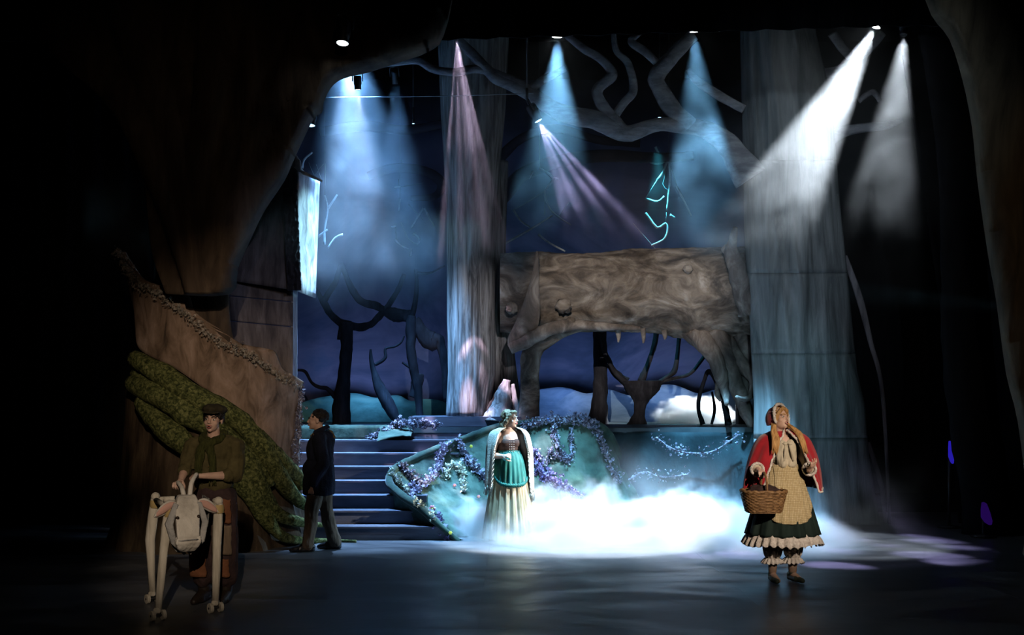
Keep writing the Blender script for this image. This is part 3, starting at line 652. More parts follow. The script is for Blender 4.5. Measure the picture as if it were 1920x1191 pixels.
# ================================================================== OVERHEAD LIMBS
ob = thing('overhead_limbs', P(1150, 235, 15.0), 'pale grey twisting tree limbs spanning the top of the stage from the right tree', 'branch')
for pts in ([(1408, 335, 34), (1372, 282, 24), (1330, 246, 18), (1285, 236, 15), (1235, 234, 13), (1172, 250, 16), (1118, 226, 18), (1052, 212, 17), (1010, 185, 14), (960, 160, 12), (930, 146, 11), (905, 122, 10), (880, 95, 9), (860, 75, 8)],
            [(1010, 184, 12), (960, 152, 10), (900, 130, 8), (850, 135, 8), (812, 130, 7), (785, 115, 7), (750, 118, 5), (700, 128, 2)],
            [(990, 172, 8), (1015, 152, 8), (1042, 138, 7), (1060, 128, 6)],
            [(1172, 250, 14), (1148, 222, 12), (1124, 188, 11), (1122, 165, 11), (1148, 140, 10), (1128, 112, 8), (1095, 92, 8), (1062, 66, 6)],
            [(1152, 218, 8), (1172, 190, 8), (1188, 168, 8), (1178, 120, 7), (1156, 96, 6), (1150, 62, 5)],
            [(1295, 238, 18), (1262, 205, 17), (1236, 165, 16), (1232, 142, 16), (1262, 104, 14), (1300, 66, 12)],
            [(1236, 122, 7), (1208, 96, 8), (1184, 78, 8), (1200, 62, 5)],
            [(1395, 205, 8), (1350, 180, 9), (1305, 150, 8), (1290, 130, 5)]):
    MB().add(*ptube([(a, b, c) for a, b, c in pts], 15.0, 6, 12, flat=(.55, 1), rough=.12, rs=5)).build('limb', M['limb'], ob)
o2 = thing('overhead_limbs', P(1100, 290, 17.2), 'dim violet painted limbs arching behind the pale ones', 'branch')
for pts in ([(940, 370, 16), (985, 325, 14), (1060, 300, 12), (1140, 292, 12), (1230, 296, 10), (1300, 292, 9)], [(935, 300, 10), (975, 262, 9), (1040, 240, 8), (1120, 262, 8), (1200, 268, 9)], [(690, 330, 8), (740, 315, 9), (800, 322, 9), (828, 345, 9), (815, 368, 7), (770, 372, 5)], [(600, 248, 9), (680, 236, 10), (760, 244, 9), (830, 232, 8)]):
    MB().add(*ptube(pts, 17.2, 6, 10, flat=(.5, 1), rough=.12, rs=5)).build('limb', M['limb_dim'], o2)
o3 = thing('overhead_limbs', P(1600, 235, 15.3), 'pale crooked limbs crossing the white beams right of the right tree', 'branch')
for pts in ([(1540, 272, 14), (1580, 248, 11), (1620, 240, 9), (1660, 236, 8), (1692, 226, 5)], [(1528, 140, 9), (1575, 132, 10), (1600, 115, 9), (1578, 88, 9), (1560, 62, 10)], [(1600, 112, 8), (1630, 92, 8), (1655, 62, 8)], [(1610, 190, 5), (1635, 172, 6), (1650, 190, 4)]):
    MB().add(*ptube(pts, 15.3, 6, 10, flat=(.55, 1), rough=.12, rs=5)).build('limb', M['limb'], o3)
one('rigging_cable', MB().add(*tube([P(560, 184, 14.9), P(840, 180, 14.9), P(1000, 175, 14.9)], [.008] * 3, 6)), M['string'], 'thin taut cable across the dark above the centre trunk', 'cable')

# ================================================================== BARE BLACK TREES ON THE PLATFORM
def bare_tree(label, base, parts, d):
    t = thing('bare_tree', P(base[0], base[1], d), label, 'tree')
    for kind, pts, fl_ in parts:
        MB().add(*ptube(pts, d, 6, 10, flat=fl_, rough=.18 if kind != 'draped_cloth' else .3, rs=7)).build(kind, M['black_cloth'], t)
    return t
FL = (1, 1); FC = (.35, 1)
bare_tree('black bare tree with a stout trunk and cloth swags, leftmost on the platform', (640, 800), [
 ('trunk', [(640, 806, 22), (640, 785, 17), (641, 747, 15), (647, 690, 12), (650, 640, 11), (652, 605, 13)], FL),
 ('branch', [(640, 755, 7), (629, 745, 5), (614, 729, 4), (598, 726, 3.5), (584, 717, 3), (572, 697, 3), (556, 694, 2.5)], FL),
 ('draped_cloth', [(592, 540, 3), (606, 566, 6), (629, 599, 7), (662, 613, 8), (695, 608, 7), (725, 577, 6), (747, 543, 5), (758, 514, 4)], FC),
 ('draped_cloth', [(640, 494, 5), (629, 530, 6), (612, 556, 6), (606, 568, 5)], FC),
 ('draped_cloth', [(640, 494, 5), (653, 528, 6), (675, 564, 7), (706, 574, 8), (722, 582, 6)], FC),
 ('draped_cloth', [(648, 600, 10), (644, 620, 11), (642, 638, 9)], FC)], 17.6)
bare_tree('black bare tree draped with torn cloth just left of the centre trunk', (786, 790), [
 ('trunk', [(788, 796, 9), (786, 765, 7), (782, 720, 9), (772, 670, 9), (770, 620, 10), (772, 592, 8)], FL),
 ('branch', [(772, 594, 6), (778, 570, 5), (781, 540, 4), (780, 505, 3)], FL),
 ('branch', [(782, 512, 3), (806, 512, 2.5), (834, 498, 1.5)], FL),
 ('branch', [(776, 694, 4), (764, 686, 3), (754, 680, 2)], FL),
 ('draped_cloth', [(722, 582, 8), (738, 590, 13), (756, 592, 13), (772, 588, 8)], FC),
 ('draped_cloth', [(778, 598, 8), (792, 624, 14), (808, 640, 18), (822, 640, 12), (832, 672, 8), (836, 754, 5)], FC),
 ('draped_cloth', [(786, 700, 10), (780, 725, 11), (772, 745, 6)], FC)], 17.3)
bare_tree('leaning black bare trunk with a crooked branch between two black trees', (745, 792), [
 ('trunk', [(750, 796, 8), (742, 784, 9), (728, 758, 13), (713, 730, 11), (702, 700, 6), (696, 675, 4), (695, 655, 2)], FL),
 ('branch', [(703, 684, 3.5), (718, 676, 3), (723, 668, 3), (723, 654, 2.5), (740, 650, 2), (752, 642, 2), (758, 630, 1.5)], FL)], 17.0)
bare_tree('black bare trunk with one long cloth swag behind the log', (1124, 785), [
 ('trunk', [(1121, 797, 20), (1124, 760, 16), (1126, 710, 13), (1126, 660, 13), (1124, 600, 12)], FL),
 ('draped_cloth', [(1126, 638, 4), (1138, 672, 6), (1152, 698, 7), (1176, 716, 9)], FC)], 17.6)
bare_tree('black bowl shaped bare tree with rising cloth strips seen under the log', (1198, 792), [
 ('trunk', [(1196, 798, 22), (1198, 780, 12), (1200, 760, 12), (1202, 742, 24), (1203, 724, 36), (1203, 714, 40)], (.5, 1)),
 ('branch', [(1176, 720, 7), (1150, 694, 4), (1130, 650, 4), (1124, 620, 3)], FL),
 ('branch', [(1202, 716, 8), (1214, 686, 5), (1226, 650, 5), (1232, 615, 6)], FL),
 ('branch', [(1232, 722, 7), (1246, 710, 4), (1264, 696, 5), (1270, 668, 4), (1275, 615, 4)], FL),
 ('branch', [(1240, 716, 4), (1262, 710, 3), (1292, 702, 3.5), (1312, 680, 3.5), (1326, 660, 3)], FL)], 17.3)
bare_tree('small black forked bare tree in front of the bright cloud', (1335, 790), [
 ('trunk', [(1318, 796, 5), (1310, 770, 4), (1311, 745, 4), (1320, 715, 3.5), (1327, 697, 4), (1334, 700, 4), (1345, 722, 4), (1354, 745, 4.5), (1362, 775, 6), (1366, 797, 7)], FL),
 ('branch', [(1334, 796, 2.5), (1340, 768, 3), (1335, 735, 2)], FL),
 ('draped_cloth', [(1330, 697, 5), (1345, 704, 5), (1356, 700, 3)], FC)], 16.7)
bare_tree('black bare trunk at the far right of the platform behind the hanging roots', (1385, 795), [
 ('trunk', [(1392, 797, 12), (1388, 750, 9), (1384, 700, 8), (1380, 640, 9)], FL), ('branch', [(1384, 690, 5), (1392, 676, 8), (1404, 672, 5)], FL)], 17.5)

# ================================================================== HANGING TWIGS ON STRINGS
def net(label, sc, ox, oy, d, twigs, strings, group=None):
    q = lambda p: (ox + p[0] / sc, oy + p[1] / sc)
    c = q(twigs[0][0]); t = thing('hanging_twigs', P(c[0], c[1], d), label, 'twigs', group)
    for tw_ in twigs:
        L = len(tw_); MB().add(*ptube([(*q(p), 2.5 - 1.2 * i / L) for i, p in enumerate(tw_)], d, 3, 6, rough=.3, rs=30)).build('twig', M['twig'], t)
    e0 = P(*q(twigs[0][0]), d); MB().add(*tube([e0, Vector((e0.x, e0.y, 8.6))], [.003, .003], 4)).build('string', M['string'], t)
    for s_ in strings: MB().add(*ptube([(*q(p), .7) for p in s_], d, 2, 4)).build('string', M['string'], t)
    return t
net('bare pale twigs strung on threads above the left half of the log', 2.59, 920, 40, 16.9,
    [[(235, 712), (305, 762), (262, 825), (285, 905), (330, 950), (390, 990)], [(50, 1090), (190, 1012), (300, 942)], [(230, 1035), (290, 1080), (362, 1117)], [(110, 915), (145, 970), (190, 1000)], [(185, 765), (205, 728)], [(305, 762), (330, 765)]],
    [[(262, 825), (160, 890), (110, 915)], [(262, 825), (262, 940)], [(240, 500), (235, 712)], [(380, 880), (330, 950)]])
net('bare pale twigs strung on threads in the teal beam above the log', 2.59, 920, 40, 17.2,
    [[(865, 660), (835, 735), (808, 770)], [(865, 680), (872, 760), (862, 850), (855, 920)], [(750, 860), (808, 876), (842, 850)], [(752, 930), (808, 1002), (850, 980), (858, 1020), (838, 1060), (780, 1088)], [(900, 800), (930, 855), (975, 945)], [(770, 680), (808, 692), (862, 678)], [(800, 610), (815, 640)], [(870, 940), (895, 955)]],
    [[(808, 770), (752, 860)], [(855, 920), (850, 980)], [(865, 500), (865, 660)], [(872, 700), (905, 800)], [(862, 700), (835, 790), (862, 820)], [(690, 980), (800, 1105)]])
net('bare pale twigs hanging beside the bark tower', 2.836, 540, 60, 15.6,
    [[(195, 1130), (195, 1050), (212, 945), (195, 868)], [(214, 940), (262, 865)], [(292, 1078), (250, 1095), (212, 1150)], [(75, 725), (85, 680), (130, 640)], [(160, 1090), (210, 1050)]], [[(110, 695), (140, 762), (165, 728), (190, 702)], [(150, 705), (175, 780)], [(195, 868), (200, 700)], [(30, 1180), (160, 1090)]])
net('bare pale twigs strung on threads between bark tower and centre trunk', 2.836, 540, 60, 17.8,
    [[(595, 885), (590, 950)], [(720, 938), (690, 985), (655, 1042)], [(728, 935), (750, 985), (776, 1030)], [(570, 1105), (600, 1135), (640, 1155)], [(665, 1070), (700, 1100), (690, 1130)], [(565, 828), (600, 822)], [(550, 1040), (575, 1030)], [(650, 1190), (655, 1150)]],
    [[(600, 825), (715, 803)], [(590, 825), (588, 785)], [(640, 915), (720, 1000)], [(570, 1040), (580, 1105)], [(600, 680), (632, 728)], [(600, 1010), (640, 1100), (690, 1130)]])

# ================================================================== STAGE LIGHTS
LENS = emit('lit_lens', (0.85, 0.95, 1.0), 30.0); LENS_B = emit('lit_blue_lens', (0.35, 0.7, 1.0), 8.0); LENS_R = emit('lit_rose_lens', (1.0, 0.85, 0.95), 14.0)
def stage_light(px, py, d, tgt, lens_px, lens, label, spill=None):
    c = P(px, py, d); ax = (Vector(tgt) - c).normalized(); q = ax.to_track_quat('-Z', 'Y').to_matrix()
    r = lens_px * .5 * d / FPX; t = thing('stage_light', c, label, 'stage light', 'stage lights hung over the set')
    s = r / .075
    W_ = lambda v: [q @ Vector(p) + c for p in v]
    v, f = lathe([(.0, .34 * s), (.085 * s, .34 * s), (.10 * s, .30 * s), (.10 * s, .14 * s), (.085 * s, .10 * s), (.088 * s, .012 * s), (.080 * s, .0), (.078 * s, .02 * s), (.0, .022 * s)], (0, 0, 0), 20); MB().add(W_(v), f).build('housing', M['metal'], t)
    v, f = lathe([(0, -.004 * s), (.055 * s, .002 * s), (.077 * s, .014 * s)], (0, 0, 0), 20); MB().add(W_(v), f).build('lens', lens, t)
    y = [(-.13 * s, 0, .20 * s), (-.13 * s, 0, .42 * s), (-.10 * s, 0, .46 * s), (.10 * s, 0, .46 * s), (.13 * s, 0, .42 * s), (.13 * s, 0, .20 * s)]
    v, f = tube([Vector(p) for p in y], [.014 * s] * 6, 6); MB().add(W_(v), f).build('yoke', M['metal'], t)
    a = q @ Vector((0, 0, .46 * s)) + c
    MB().add(*tube([a, a + Vector((0, .02, .16))], [.02, .02], 8)).build('clamp', M['metal'], t)
    MB().add(*tube([a + Vector((0, .02, .15)), Vector((a.x, a.y + .02, 8.6))], [.012, .012], 6)).build('drop_pipe', M['metal'], t)
    return t, a
hung = []
def down(px, py, d, tx, ty, td): return P(tx, ty, td)
for px, py, d, tg, lp, ln, lb in (
  (642, 82, 11.6, P(560, 900, 10.5), 21, LENS, 'bright stage light in front of the left tree limb'),
  (1045, 70, 13.2, P(1030, 985, 14.2), 23, LENS, 'bright stage light above the woman throwing a blue beam'),
  (1303, 60, 13.4, P(1345, 960, 14.6), 22, LENS, 'bright stage light left of the right tree top throwing a blue beam'),
  (1640, 50, 13.8, P(1150, 985, 13.8), 20, LENS, 'bright stage light at top right throwing the white beam'),
  (671, 168, 14.0, P(685, 520, 14.6), 11, LENS_R, 'small rose stage light just right of the left tree limb'),
  (583, 236, 13.4, P(560, 700, 12.8), 14, LENS_B, 'small dim blue stage light beside the left tree above the bark tower'),
  (1010, 227, 14.8, P(1190, 560, 14.8), 15, LENS_B, 'small stage light under the pale limb throwing a lavender beam'),
  (1237, 221, 16.6, P(1232, 700, 16.0), 7, LENS_B, 'tiny distant stage light between two pale limbs'),
  (775, 232, 16.8, P(800, 700, 16.5), 4, LENS_B, 'tiniest distant stage light left of the centre trunk'),
  (856, 70, 13.6, P(895, 560, 15.2), 10, M['metal'], 'dark stage light above the centre trunk'),
  (741, 158, 15.6, P(765, 480, 16.4), 10, M['metal'], 'dark stage light throwing the middle blue beam left of the trunk'),
  (1694, 66, 14.2, P(1560, 985, 13.4), 12, M['metal'], 'dark stage light at the top right corner by the black drape')):
    t, a = stage_light(px, py, d, tg, lp, ln, lb); hung.append(a)
def pipe(d, x0, x1, z, label):
    one('lighting_pipe', MB().add(*tube([Vector((x0, d, z)), Vector((x1, d, z))], [.024, .024], 10)), M['metal'], label, 'pipe')
for px, py, m_, l_ in ((1783, 850, emit('blue_glow', (.05, .03, 1.0), .35), 'small blue glowing lamp standing in the dark right wing'), (1848, 965, emit('violet_glow', (.12, .02, .6), .10), 'small violet glowing lamp low in the dark right wing')):
    c = P(px, py, 14.9 if px < 1800 else 13.9); t = thing('floor_lamp', (c.x, c.y, 0), l_, 'lamp')
    MB().add(*tube([Vector((c.x, c.y + .06, 0)), Vector((c.x, c.y + .06, c.z))], [.02, .02], 8)).build('stand', M['metal'], t)
    MB().add(*lathe([(.0, .0), (.16, .0), (.17, .02), (.02, .04)], (c.x, c.y + .06, 0), 16)).build('base', M['metal'], t)
    w = 6 if px < 1800 else 13
    MB().add(*relief([(px - w * .4, py - 22), (px + w * .2, py - 20), (px + w, py + 12), (px + w * .6, py + 20), (px - w * .5, py + 6)], c.y, flat_h, .04, 8, 2)).build('lens', m_, t)
# ================================================================== PEOPLE
M['skin'] = paint('skin', [(.50, .31, .24), (.60, .39, .30), (.66, .45, .36)], 9.0, rough=0.55, spec=0.35)
M['lips'] = plain('lips', (.42, .12, .11), .45); M['eye'] = plain('eye_white', (.75, .73, .70), .3); M['iris'] = plain('dark_iris', (.03, .02, .015), .2)
M['hair_blond'] = paint('strawberry_blond_hair', [(.22, .10, .035), (.46, .25, .09), (.62, .38, .16)], 14.0, (4, 4, .5), .5, .3, 40)
M['hair_brown'] = paint('light_brown_hair', [(.09, .06, .035), (.24, .18, .11), (.40, .32, .22)], 16.0, (3, 3, .8), .5, .4, 40)
M['hair_black'] = paint('black_curly_hair', [(.006, .005, .005), (.025, .02, .018)], 22.0, rough=.6, bump=.6, bscale=50)
M['red'] = paint('red_velvet', [(.22, .005, .012), (.35, .008, .018), (.44, .014, .026)], 4.0, rough=.75, sheen=.4)
M['lace'] = paint('white_lace', [(.42, .36, .33), (.70, .63, .58), (.82, .77, .72)], 26.0, rough=.9, bump=.6, bscale=60)
M['cream'] = paint('cream_blouse', [(.42, .36, .26), (.62, .55, .43)], 12.0, (1, 1, .4), .85, .3, 30)
M['forest'] = paint('dark_green_skirt', [(.006, .014, .012), (.014, .028, .024)], 6.0, (4, 4, .5), .85)
M['slipper'] = plain('green_grey_slipper', (.06, .075, .055), .6)
M['stocking'] = plain('tan_stocking', (.30, .20, .15), .7)
M['navy'] = paint('navy_wool', [(.006, .008, .018), (.014, .018, .038)], 8.0, rough=.9, bump=.3, bscale=60)
M['khaki'] = paint('brown_trousers', [(.12, .085, .058), (.20, .145, .10)], 7.0, (2, 2, .6), .85, .3, 30)
M['leather'] = plain('black_leather', (.010, .009, .010), .35, .5); M['strap'] = plain('ochre_strap', (.16, .10, .03), .7)
M['crochet'] = paint('cream_crochet', [(.40, .38, .32), (.70, .67, .58), (.84, .81, .72)], 60.0, rough=.9, bump=1.0, bscale=90)
M['bodice'] = paint('brown_bodice', [(.035, .018, .014), (.06, .032, .025)], 14.0, rough=.8)
M['teal'] = paint('teal_apron', [(.0, .035, .030), (.003, .075, .062), (.01, .12, .098)], 7.0, (2, 2, .6), .7)
M['tan'] = paint('tan_skirt', [(.28, .20, .11), (.44, .33, .20), (.54, .43, .28)], 5.0, (5, 5, .3), .85)
M['olive'] = paint('olive_shirt', [(.055, .045, .018), (.11, .09, .038)], 8.0, rough=.9, bump=.3, bscale=40)
M['scarf'] = paint('olive_scarf', [(.028, .032, .008), (.075, .078, .020)], 20.0, (3, 3, .6), .95, .8, 50)
M['cap'] = paint('brown_wool_cap', [(.018, .015, .008), (.045, .038, .022)], 20.0, rough=.95)
M['rust'] = paint('rust_patch', [(.13, .05, .022), (.22, .09, .045)], 9.0, rough=.9, bump=.3, bscale=40)
M['plum'] = paint('dark_plum_patch', [(.028, .016, .016), (.055, .032, .032)], 9.0, rough=.9, bump=.3, bscale=40)
M['boot'] = plain('dark_brown_boot', (.02, .014, .010), .5)
M['wicker'] = paint('brown_wicker', [(.10, .05, .018), (.22, .115, .045), (.34, .20, .09)], 24.0, rough=.6, spec=.4)
M['canvas'] = paint('white_cow_canvas', [(.46, .42, .37), (.64, .60, .54), (.74, .70, .64)], 5.0, rough=.9, bump=.3, bscale=30)
M['gauze'] = paint('grey_white_gauze', [(.30, .30, .30), (.46, .45, .44)], 6.0, rough=.9, bump=.5, bscale=30)
M['limewood'] = paint('whitewashed_wood', [(.40, .36, .29), (.60, .55, .46), (.70, .65, .56)], 5.0, (4, 4, .5), .7, .2, 20)
M['ear_pink'] = plain('pink_ear_lining', (.62, .36, .30), .8); M['straw'] = plain('straw_strap', (.45, .33, .14), .8)
def gingham():
    m = paint('tan_check_apron', [(.38, .29, .15), (.52, .42, .25)], 8.0, rough=.9); t = m.node_tree; b = t.nodes['Principled BSDF']
    tc = N(t, 'ShaderNodeTexCoord'); ch = N(t, 'ShaderNodeTexBrick'); ch.offset = 0.0
    ch.inputs['Scale'].default_value = 30.0; ch.inputs['Color1'].default_value = (.46, .36, .20, 1); ch.inputs['Color2'].default_value = (.56, .46, .29, 1); ch.inputs['Mortar'].default_value = (.26, .19, .09, 1); ch.inputs['Mortar Size'].default_value = .05
    ch.inputs['Brick Width'].default_value = .5; ch.inputs['Row Height'].default_value = .5
    mp = N(t, 'ShaderNodeMapping'); mp.inputs['Rotation'].default_value = (R(90), 0, 0); t.links.new(tc.outputs['Object'], mp.inputs[0]); t.links.new(mp.outputs[0], ch.inputs['Vector'])
    t.links.new(ch.outputs[0], b.inputs['Base Color']); return m
M['check'] = gingham()

def solid(mb, name, mats, parent, voxel=.006, it=3, crease=0.0, cs=14.0, label=None, squash=(1, 1, .45)):
    """fuse overlapping closed primitives into one continuous smooth surface; crease = cloth folds in metres"""
    me = bpy.data.meshes.new('tmp'); me.from_pydata(mb.v, [], mb.f)
    o = bpy.data.objects.new('tmp', me); COL.objects.link(o)
    r = o.modifiers.new('r', 'REMESH'); r.mode = 'VOXEL'; r.voxel_size = voxel
    if it: s = o.modifiers.new('s', 'SMOOTH'); s.iterations = it; s.factor = .5
    dg = bpy.context.evaluated_depsgraph_get(); ev = o.evaluated_get(dg); m2 = bpy.data.meshes.new_from_object(ev)
    bpy.data.objects.remove(o, do_unlink=True); bpy.data.meshes.remove(me)
    m2.name = name
    if crease:
        nv = [(v.co.copy(), v.normal.copy()) for v in m2.vertices]
        for v, (c, n) in zip(m2.vertices, nv):
            q = Vector((c.x * squash[0], c.y * squash[1], c.z * squash[2])) * cs
            v.co = c + n * crease * (mnoise.noise(q) + .5 * mnoise.noise(q * 2.1))
    off = Vector(parent.matrix_basis.translation); p = parent
    while p.parent is not None: p = p.parent; off = off + p.matrix_basis.translation
    for v in m2.vertices: v.co = v.co - off
    for m in (mats if isinstance(mats, (list, tuple)) else [mats]): m2.materials.append(m)
    for pl in m2.polygons: pl.use_smooth = True
    ob = bpy.data.objects.new(name, m2); COL.objects.link(ob); ob.parent = parent
    return tag(ob, label)

class Fig:
    def __init__(s, px, d, rz, label, scale=1.0):
        s.o = P(px, HZ, d); s.o.z = 0; s.r = Matrix.Rotation(R(rz), 3, 'Z'); s.k = scale
        s.t = thing('person', s.o, label, 'person')
    def W(s, p): return s.r @ (Vector(p) * s.k) + s.o
    def add(s, mb, v, f): mb.add([s.W(p) for p in v], f); return mb
    def cap(s, mb, a, ra, b, rb, n=12, flat=None):
        a = Vector(a); b = Vector(b)
        s.add(mb, *tube([a, a.lerp(b, .33), a.lerp(b, .66), b], [ra, ra + (rb - ra) * .33, ra + (rb - ra) * .66, rb], n)); s.add(mb, *ico(a, ra, 2)); s.add(mb, *ico(b, rb, 2))
    def ell(s, mb, c, rad, rot=None): s.add(mb, *ico(c, 1.0, 3, rad, rot))
    def chain(s, mb, pts, rs, n=10):
        for (a, b, ra, rb) in zip(pts, pts[1:], rs, rs[1:]): s.cap(mb, a, ra, b, rb, n)
    # ---- head in its own frame: face to -y, centre between the ears
    def head_frame(s, c, yaw=0, pitch=0, tilt=0):
        s.hm = Matrix.Rotation(R(yaw), 3, 'Z') @ Matrix.Rotation(R(pitch), 3, 'X') @ Matrix.Rotation(R(tilt), 3, 'Y'); s.hc = Vector(c)
    def H(s, p): return s.hm @ Vector(p) + s.hc
    def head(s, mb, neck, w=1.0):
        E = lambda c, r: s.ell(mb, s.H(c), r, s.hm)
        E((0, .012, .036), (.074 * w, .094, .084)); E((0, -.022, -.030), (.061 * w, .072, .082)); E((0, -.030, -.070), (.048 * w, .055, .040)); E((0, -.066, -.094), (.021, .020, .018))
        E((-.038 * w, -.052, -.030), (.024, .026, .026)); E((.038 * w, -.052, -.030), (.024, .026, .026))
        for x in (-1, 1):
            s.cap(mb, s.H((x * .010, -.086, .020)), .011, s.H((x * .046 * w, -.074, .022)), .009)
            E((x * .078 * w, .010, -.006), (.010, .019, .031)); s.cap(mb, s.H((x * .080 * w, .018, -.026)), .007, s.H((x * .082 * w, .020, .018)), .008)
        s.cap(mb, s.H((0, -.090, .012)), .0075, s.H((0, -.108, -.026)), .0125); s.cap(mb, s.H((-.010, -.096, -.032)), .008, s.H((.010, -.096, -.032)), .008)
        s.cap(mb, s.H((-.012, -.090, -.060)), .010, s.H((.012, -.090, -.060)), .010)
        s.cap(mb, s.H((0, .015, -.055)), .054, neck, .058)
    def face(s, body, brow, open_=.0):
        for x in (-1, 1):
            e = MB(); s.add(e, *ico(s.H((x * .030, -.0800, .000)), 1.0, 2, (.0135, .0085, .0075), s.hm)); e = e.build('eye', M['eye'], body)
            i = MB(); s.add(i, *ico(s.H((x * .030, -.0868, .000)), 1.0, 2, (.0062, .004, .0062), s.hm)); i.build('iris', M['iris'], e)
            b = MB(); q = [s.H((x * .014, -.0985, .020)), s.H((x * .032, -.0935, .028)), s.H((x * .052, -.078, .022))]; s.add(b, *tube(q, [.0045, .0055, .003], 8)); b.build('eyebrow', M[brow], body)
        l = MB(); s.add(l, *tube([s.H((-.024, -.0900, -.056)), s.H((-.010, -.0995, -.053)), s.H((0, -.1005, -.055)), s.H((.010, -.0995, -.053)), s.H((.024, -.0900, -.056))], [.002, .005, .0045, .005, .002], 8))
        s.add(l, *tube([s.H((-.022, -.0900, -.059 - open_)), s.H((0, -.1000, -.066 - open_)), s.H((.022, -.0900, -.059 - open_))], [.002, .0065, .002], 8)); l.build('lips', M['lips'], body)
        if open_ > 0:
            m = MB(); s.add(m, *ico(s.H((0, -.093, -.059 - open_ * .5)), 1.0, 2, (.016, .008, .004 + open_ * .5), s.hm)); m.build('mouth', M['iris'], body)
    def hand(s, mb, wr, d, nrm, curl=35, side=1, k=1.0):
        """wrist, direction of the fingers, palm normal, curl in degrees; side +1: thumb toward d x nrm"""
        d = Vector(d).normalized(); nrm = Vector(nrm); nrm = (nrm - d * nrm.dot(d)).normalized(); a = d.cross(nrm) * side; wr = Vector(wr)
        s.cap(mb, wr - d * .02, .023 * k, wr + d * .03 * k, .024 * k)
        for q in (-.026, -.009, .009, .026): s.cap(mb, wr + d * .02 * k, .016 * k, wr + (d * .082 + a * q * 1.15) * k, .0125 * k, 8)
        for q, L in ((.030, .070), (.0105, .080), (-.0100, .074), (-.0300, .058)):
            p = wr + (d * .085 + a * q * 1.1) * k; seg = (.46, .30, .24); dd = d + a * q * 3.0; ang = 0
            dd.normalize(); rr = .0092 * k
            for g, fr in enumerate(seg):
                ang += R(curl) * (.7, 1.0, .8)[g]; v = dd * math.cos(ang) + nrm * math.sin(ang); e = p + v * L * fr * k
                s.cap(mb, p, rr, e, rr * .93, 8); p = e; rr *= .93
        p0 = wr + (d * .022 + a * .024) * k; p1 = p0 + (d * .034 + a * .026 + nrm * .010 * (curl / 20)) * k; p2 = p1 + (d * .030 + a * .004 + nrm * .010 * (curl / 20)) * k; p3 = p2 + (d * .022 - a * .004 + nrm * .008) * k
        for u, w_, r0, r1 in ((p0, p1, .014, .0115), (p1, p2, .0115, .0100), (p2, p3, .0100, .0088)): s.cap(mb, u, r0 * k, w_, r1 * k, 8)
    def arm(s, mb, sh, el, wr, k=1.0):
        s.chain(mb, [sh, Vector(sh).lerp(Vector(el), .45), el], [.056 * k, .050 * k, .041 * k]); s.chain(mb, [el, Vector(el).lerp(Vector(wr), .3), wr], [.041 * k, .043 * k, .026 * k])
    def leg(s, mb, hip, kn, an, toe, k=1.0):
        s.chain(mb, [hip, Vector(hip).lerp(Vector(kn), .5), kn], [.090 * k, .078 * k, .056 * k]); m = Vector(kn).lerp(Vector(an), .3) + Vector((0, .012, 0)); s.chain(mb, [kn, m, an], [.056 * k, .058 * k, .036 * k])
        s.chain(mb, [Vector(an) + Vector((0, 0, -.02)), toe], [.036, .028])
    def torso(s, mb, zh, zw, zs, shw=.17, dy=0.0):
        s.ell(mb, (0, dy, zh), (.165, .115, .13)); s.ell(mb, (0, dy, zw), (.125, .095, .16)); s.ell(mb, (0, dy, (zw + zs) / 2 + .06), (.150, .108, .17)); s.cap(mb, (-shw, dy, zs), .055, (shw, dy, zs), .055); s.cap(mb, (0, dy, zs - .02), .075, (0, dy, zs + .06), .058)
    def rings(s, rg, n=96, a0=0, a1=360, fold=None, th=.008):
        """cloth loft: rg = [(z, rx, ry, cx, cy)], fold(angle, t) -> metres outwards"""
        rg = crom(rg, 5); full = abs(a1 - a0) >= 360
        def fn(u, v):
            i = min(int(v * (len(rg) - 1) + .5), len(rg) - 1); z, rx, ry, cx, cy = rg[i]; a = R(a0 + (a1 - a0) * u); k = fold(a, v) if fold else (0, 0)
            if not isinstance(k, tuple): k = (k, 0)
            return Vector((cx + (rx + k[0]) * math.cos(a), cy + (ry + k[0]) * math.sin(a), z + k[1]))
        v, f = grid(n, len(rg) - 1, fn)
        if th:
            c = sum((Vector(p) for p in v), Vector()) / len(v)
            nv = [Vector(p) + (Vector((c.x, c.y, Vector(p).z)) - Vector(p)).normalized() * th for p in v]
            m = len(v); f = f + [tuple(i + m for i in reversed(q)) for q in f]; w = len(rg)
            for k2 in range(n): a_ = k2 * w; b_ = (k2 + 1) * w; f += [(a_, b_, b_ + m, a_ + m), (b_ + w - 1, a_ + w - 1, a_ + w - 1 + m, b_ + w - 1 + m)]
            if not full:
                for j in range(w - 1): f += [(j, j + m, j + 1 + m, j + 1), (n * w + j, n * w + j + 1, n * w + j + 1 + m, n * w + j + m)]
            v = v + nv
        return v, f
    def shoe(s, a, toe, mat, k=1.0, high=True):
        a = Vector(a); toe = Vector(toe); d = (toe - a); d.z = 0; d.normalize(); mb = MB()
        b = Vector((a.x, a.y, .032)) - d * .045
        s.chain(mb, [b, b.lerp(Vector((toe.x, toe.y, .03)), .5), Vector((toe.x, toe.y, .027))], [.034 * k, .038 * k, .027 * k]); s.cap(mb, b + Vector((0, 0, .03)), .034 * k, Vector((a.x, a.y, .085)), .040 * k)
        w = Vector((-d.y, d.x, 0)) * .012
        if high: s.cap(mb, Vector((a.x, a.y, .075)), .045 * k, Vector((toe.x, toe.y, .034)) - d * .03, .033 * k)
        s.cap(mb, b.lerp(Vector((toe.x, toe.y, .03)), .6) + w, .034 * k, b.lerp(Vector((toe.x, toe.y, .03)), .6) - w, .034 * k)
        for i in range(len(mb.v)):
            q = mb.v[i]
            if q[2] < .004: mb.v[i] = (q[0], q[1], .004)
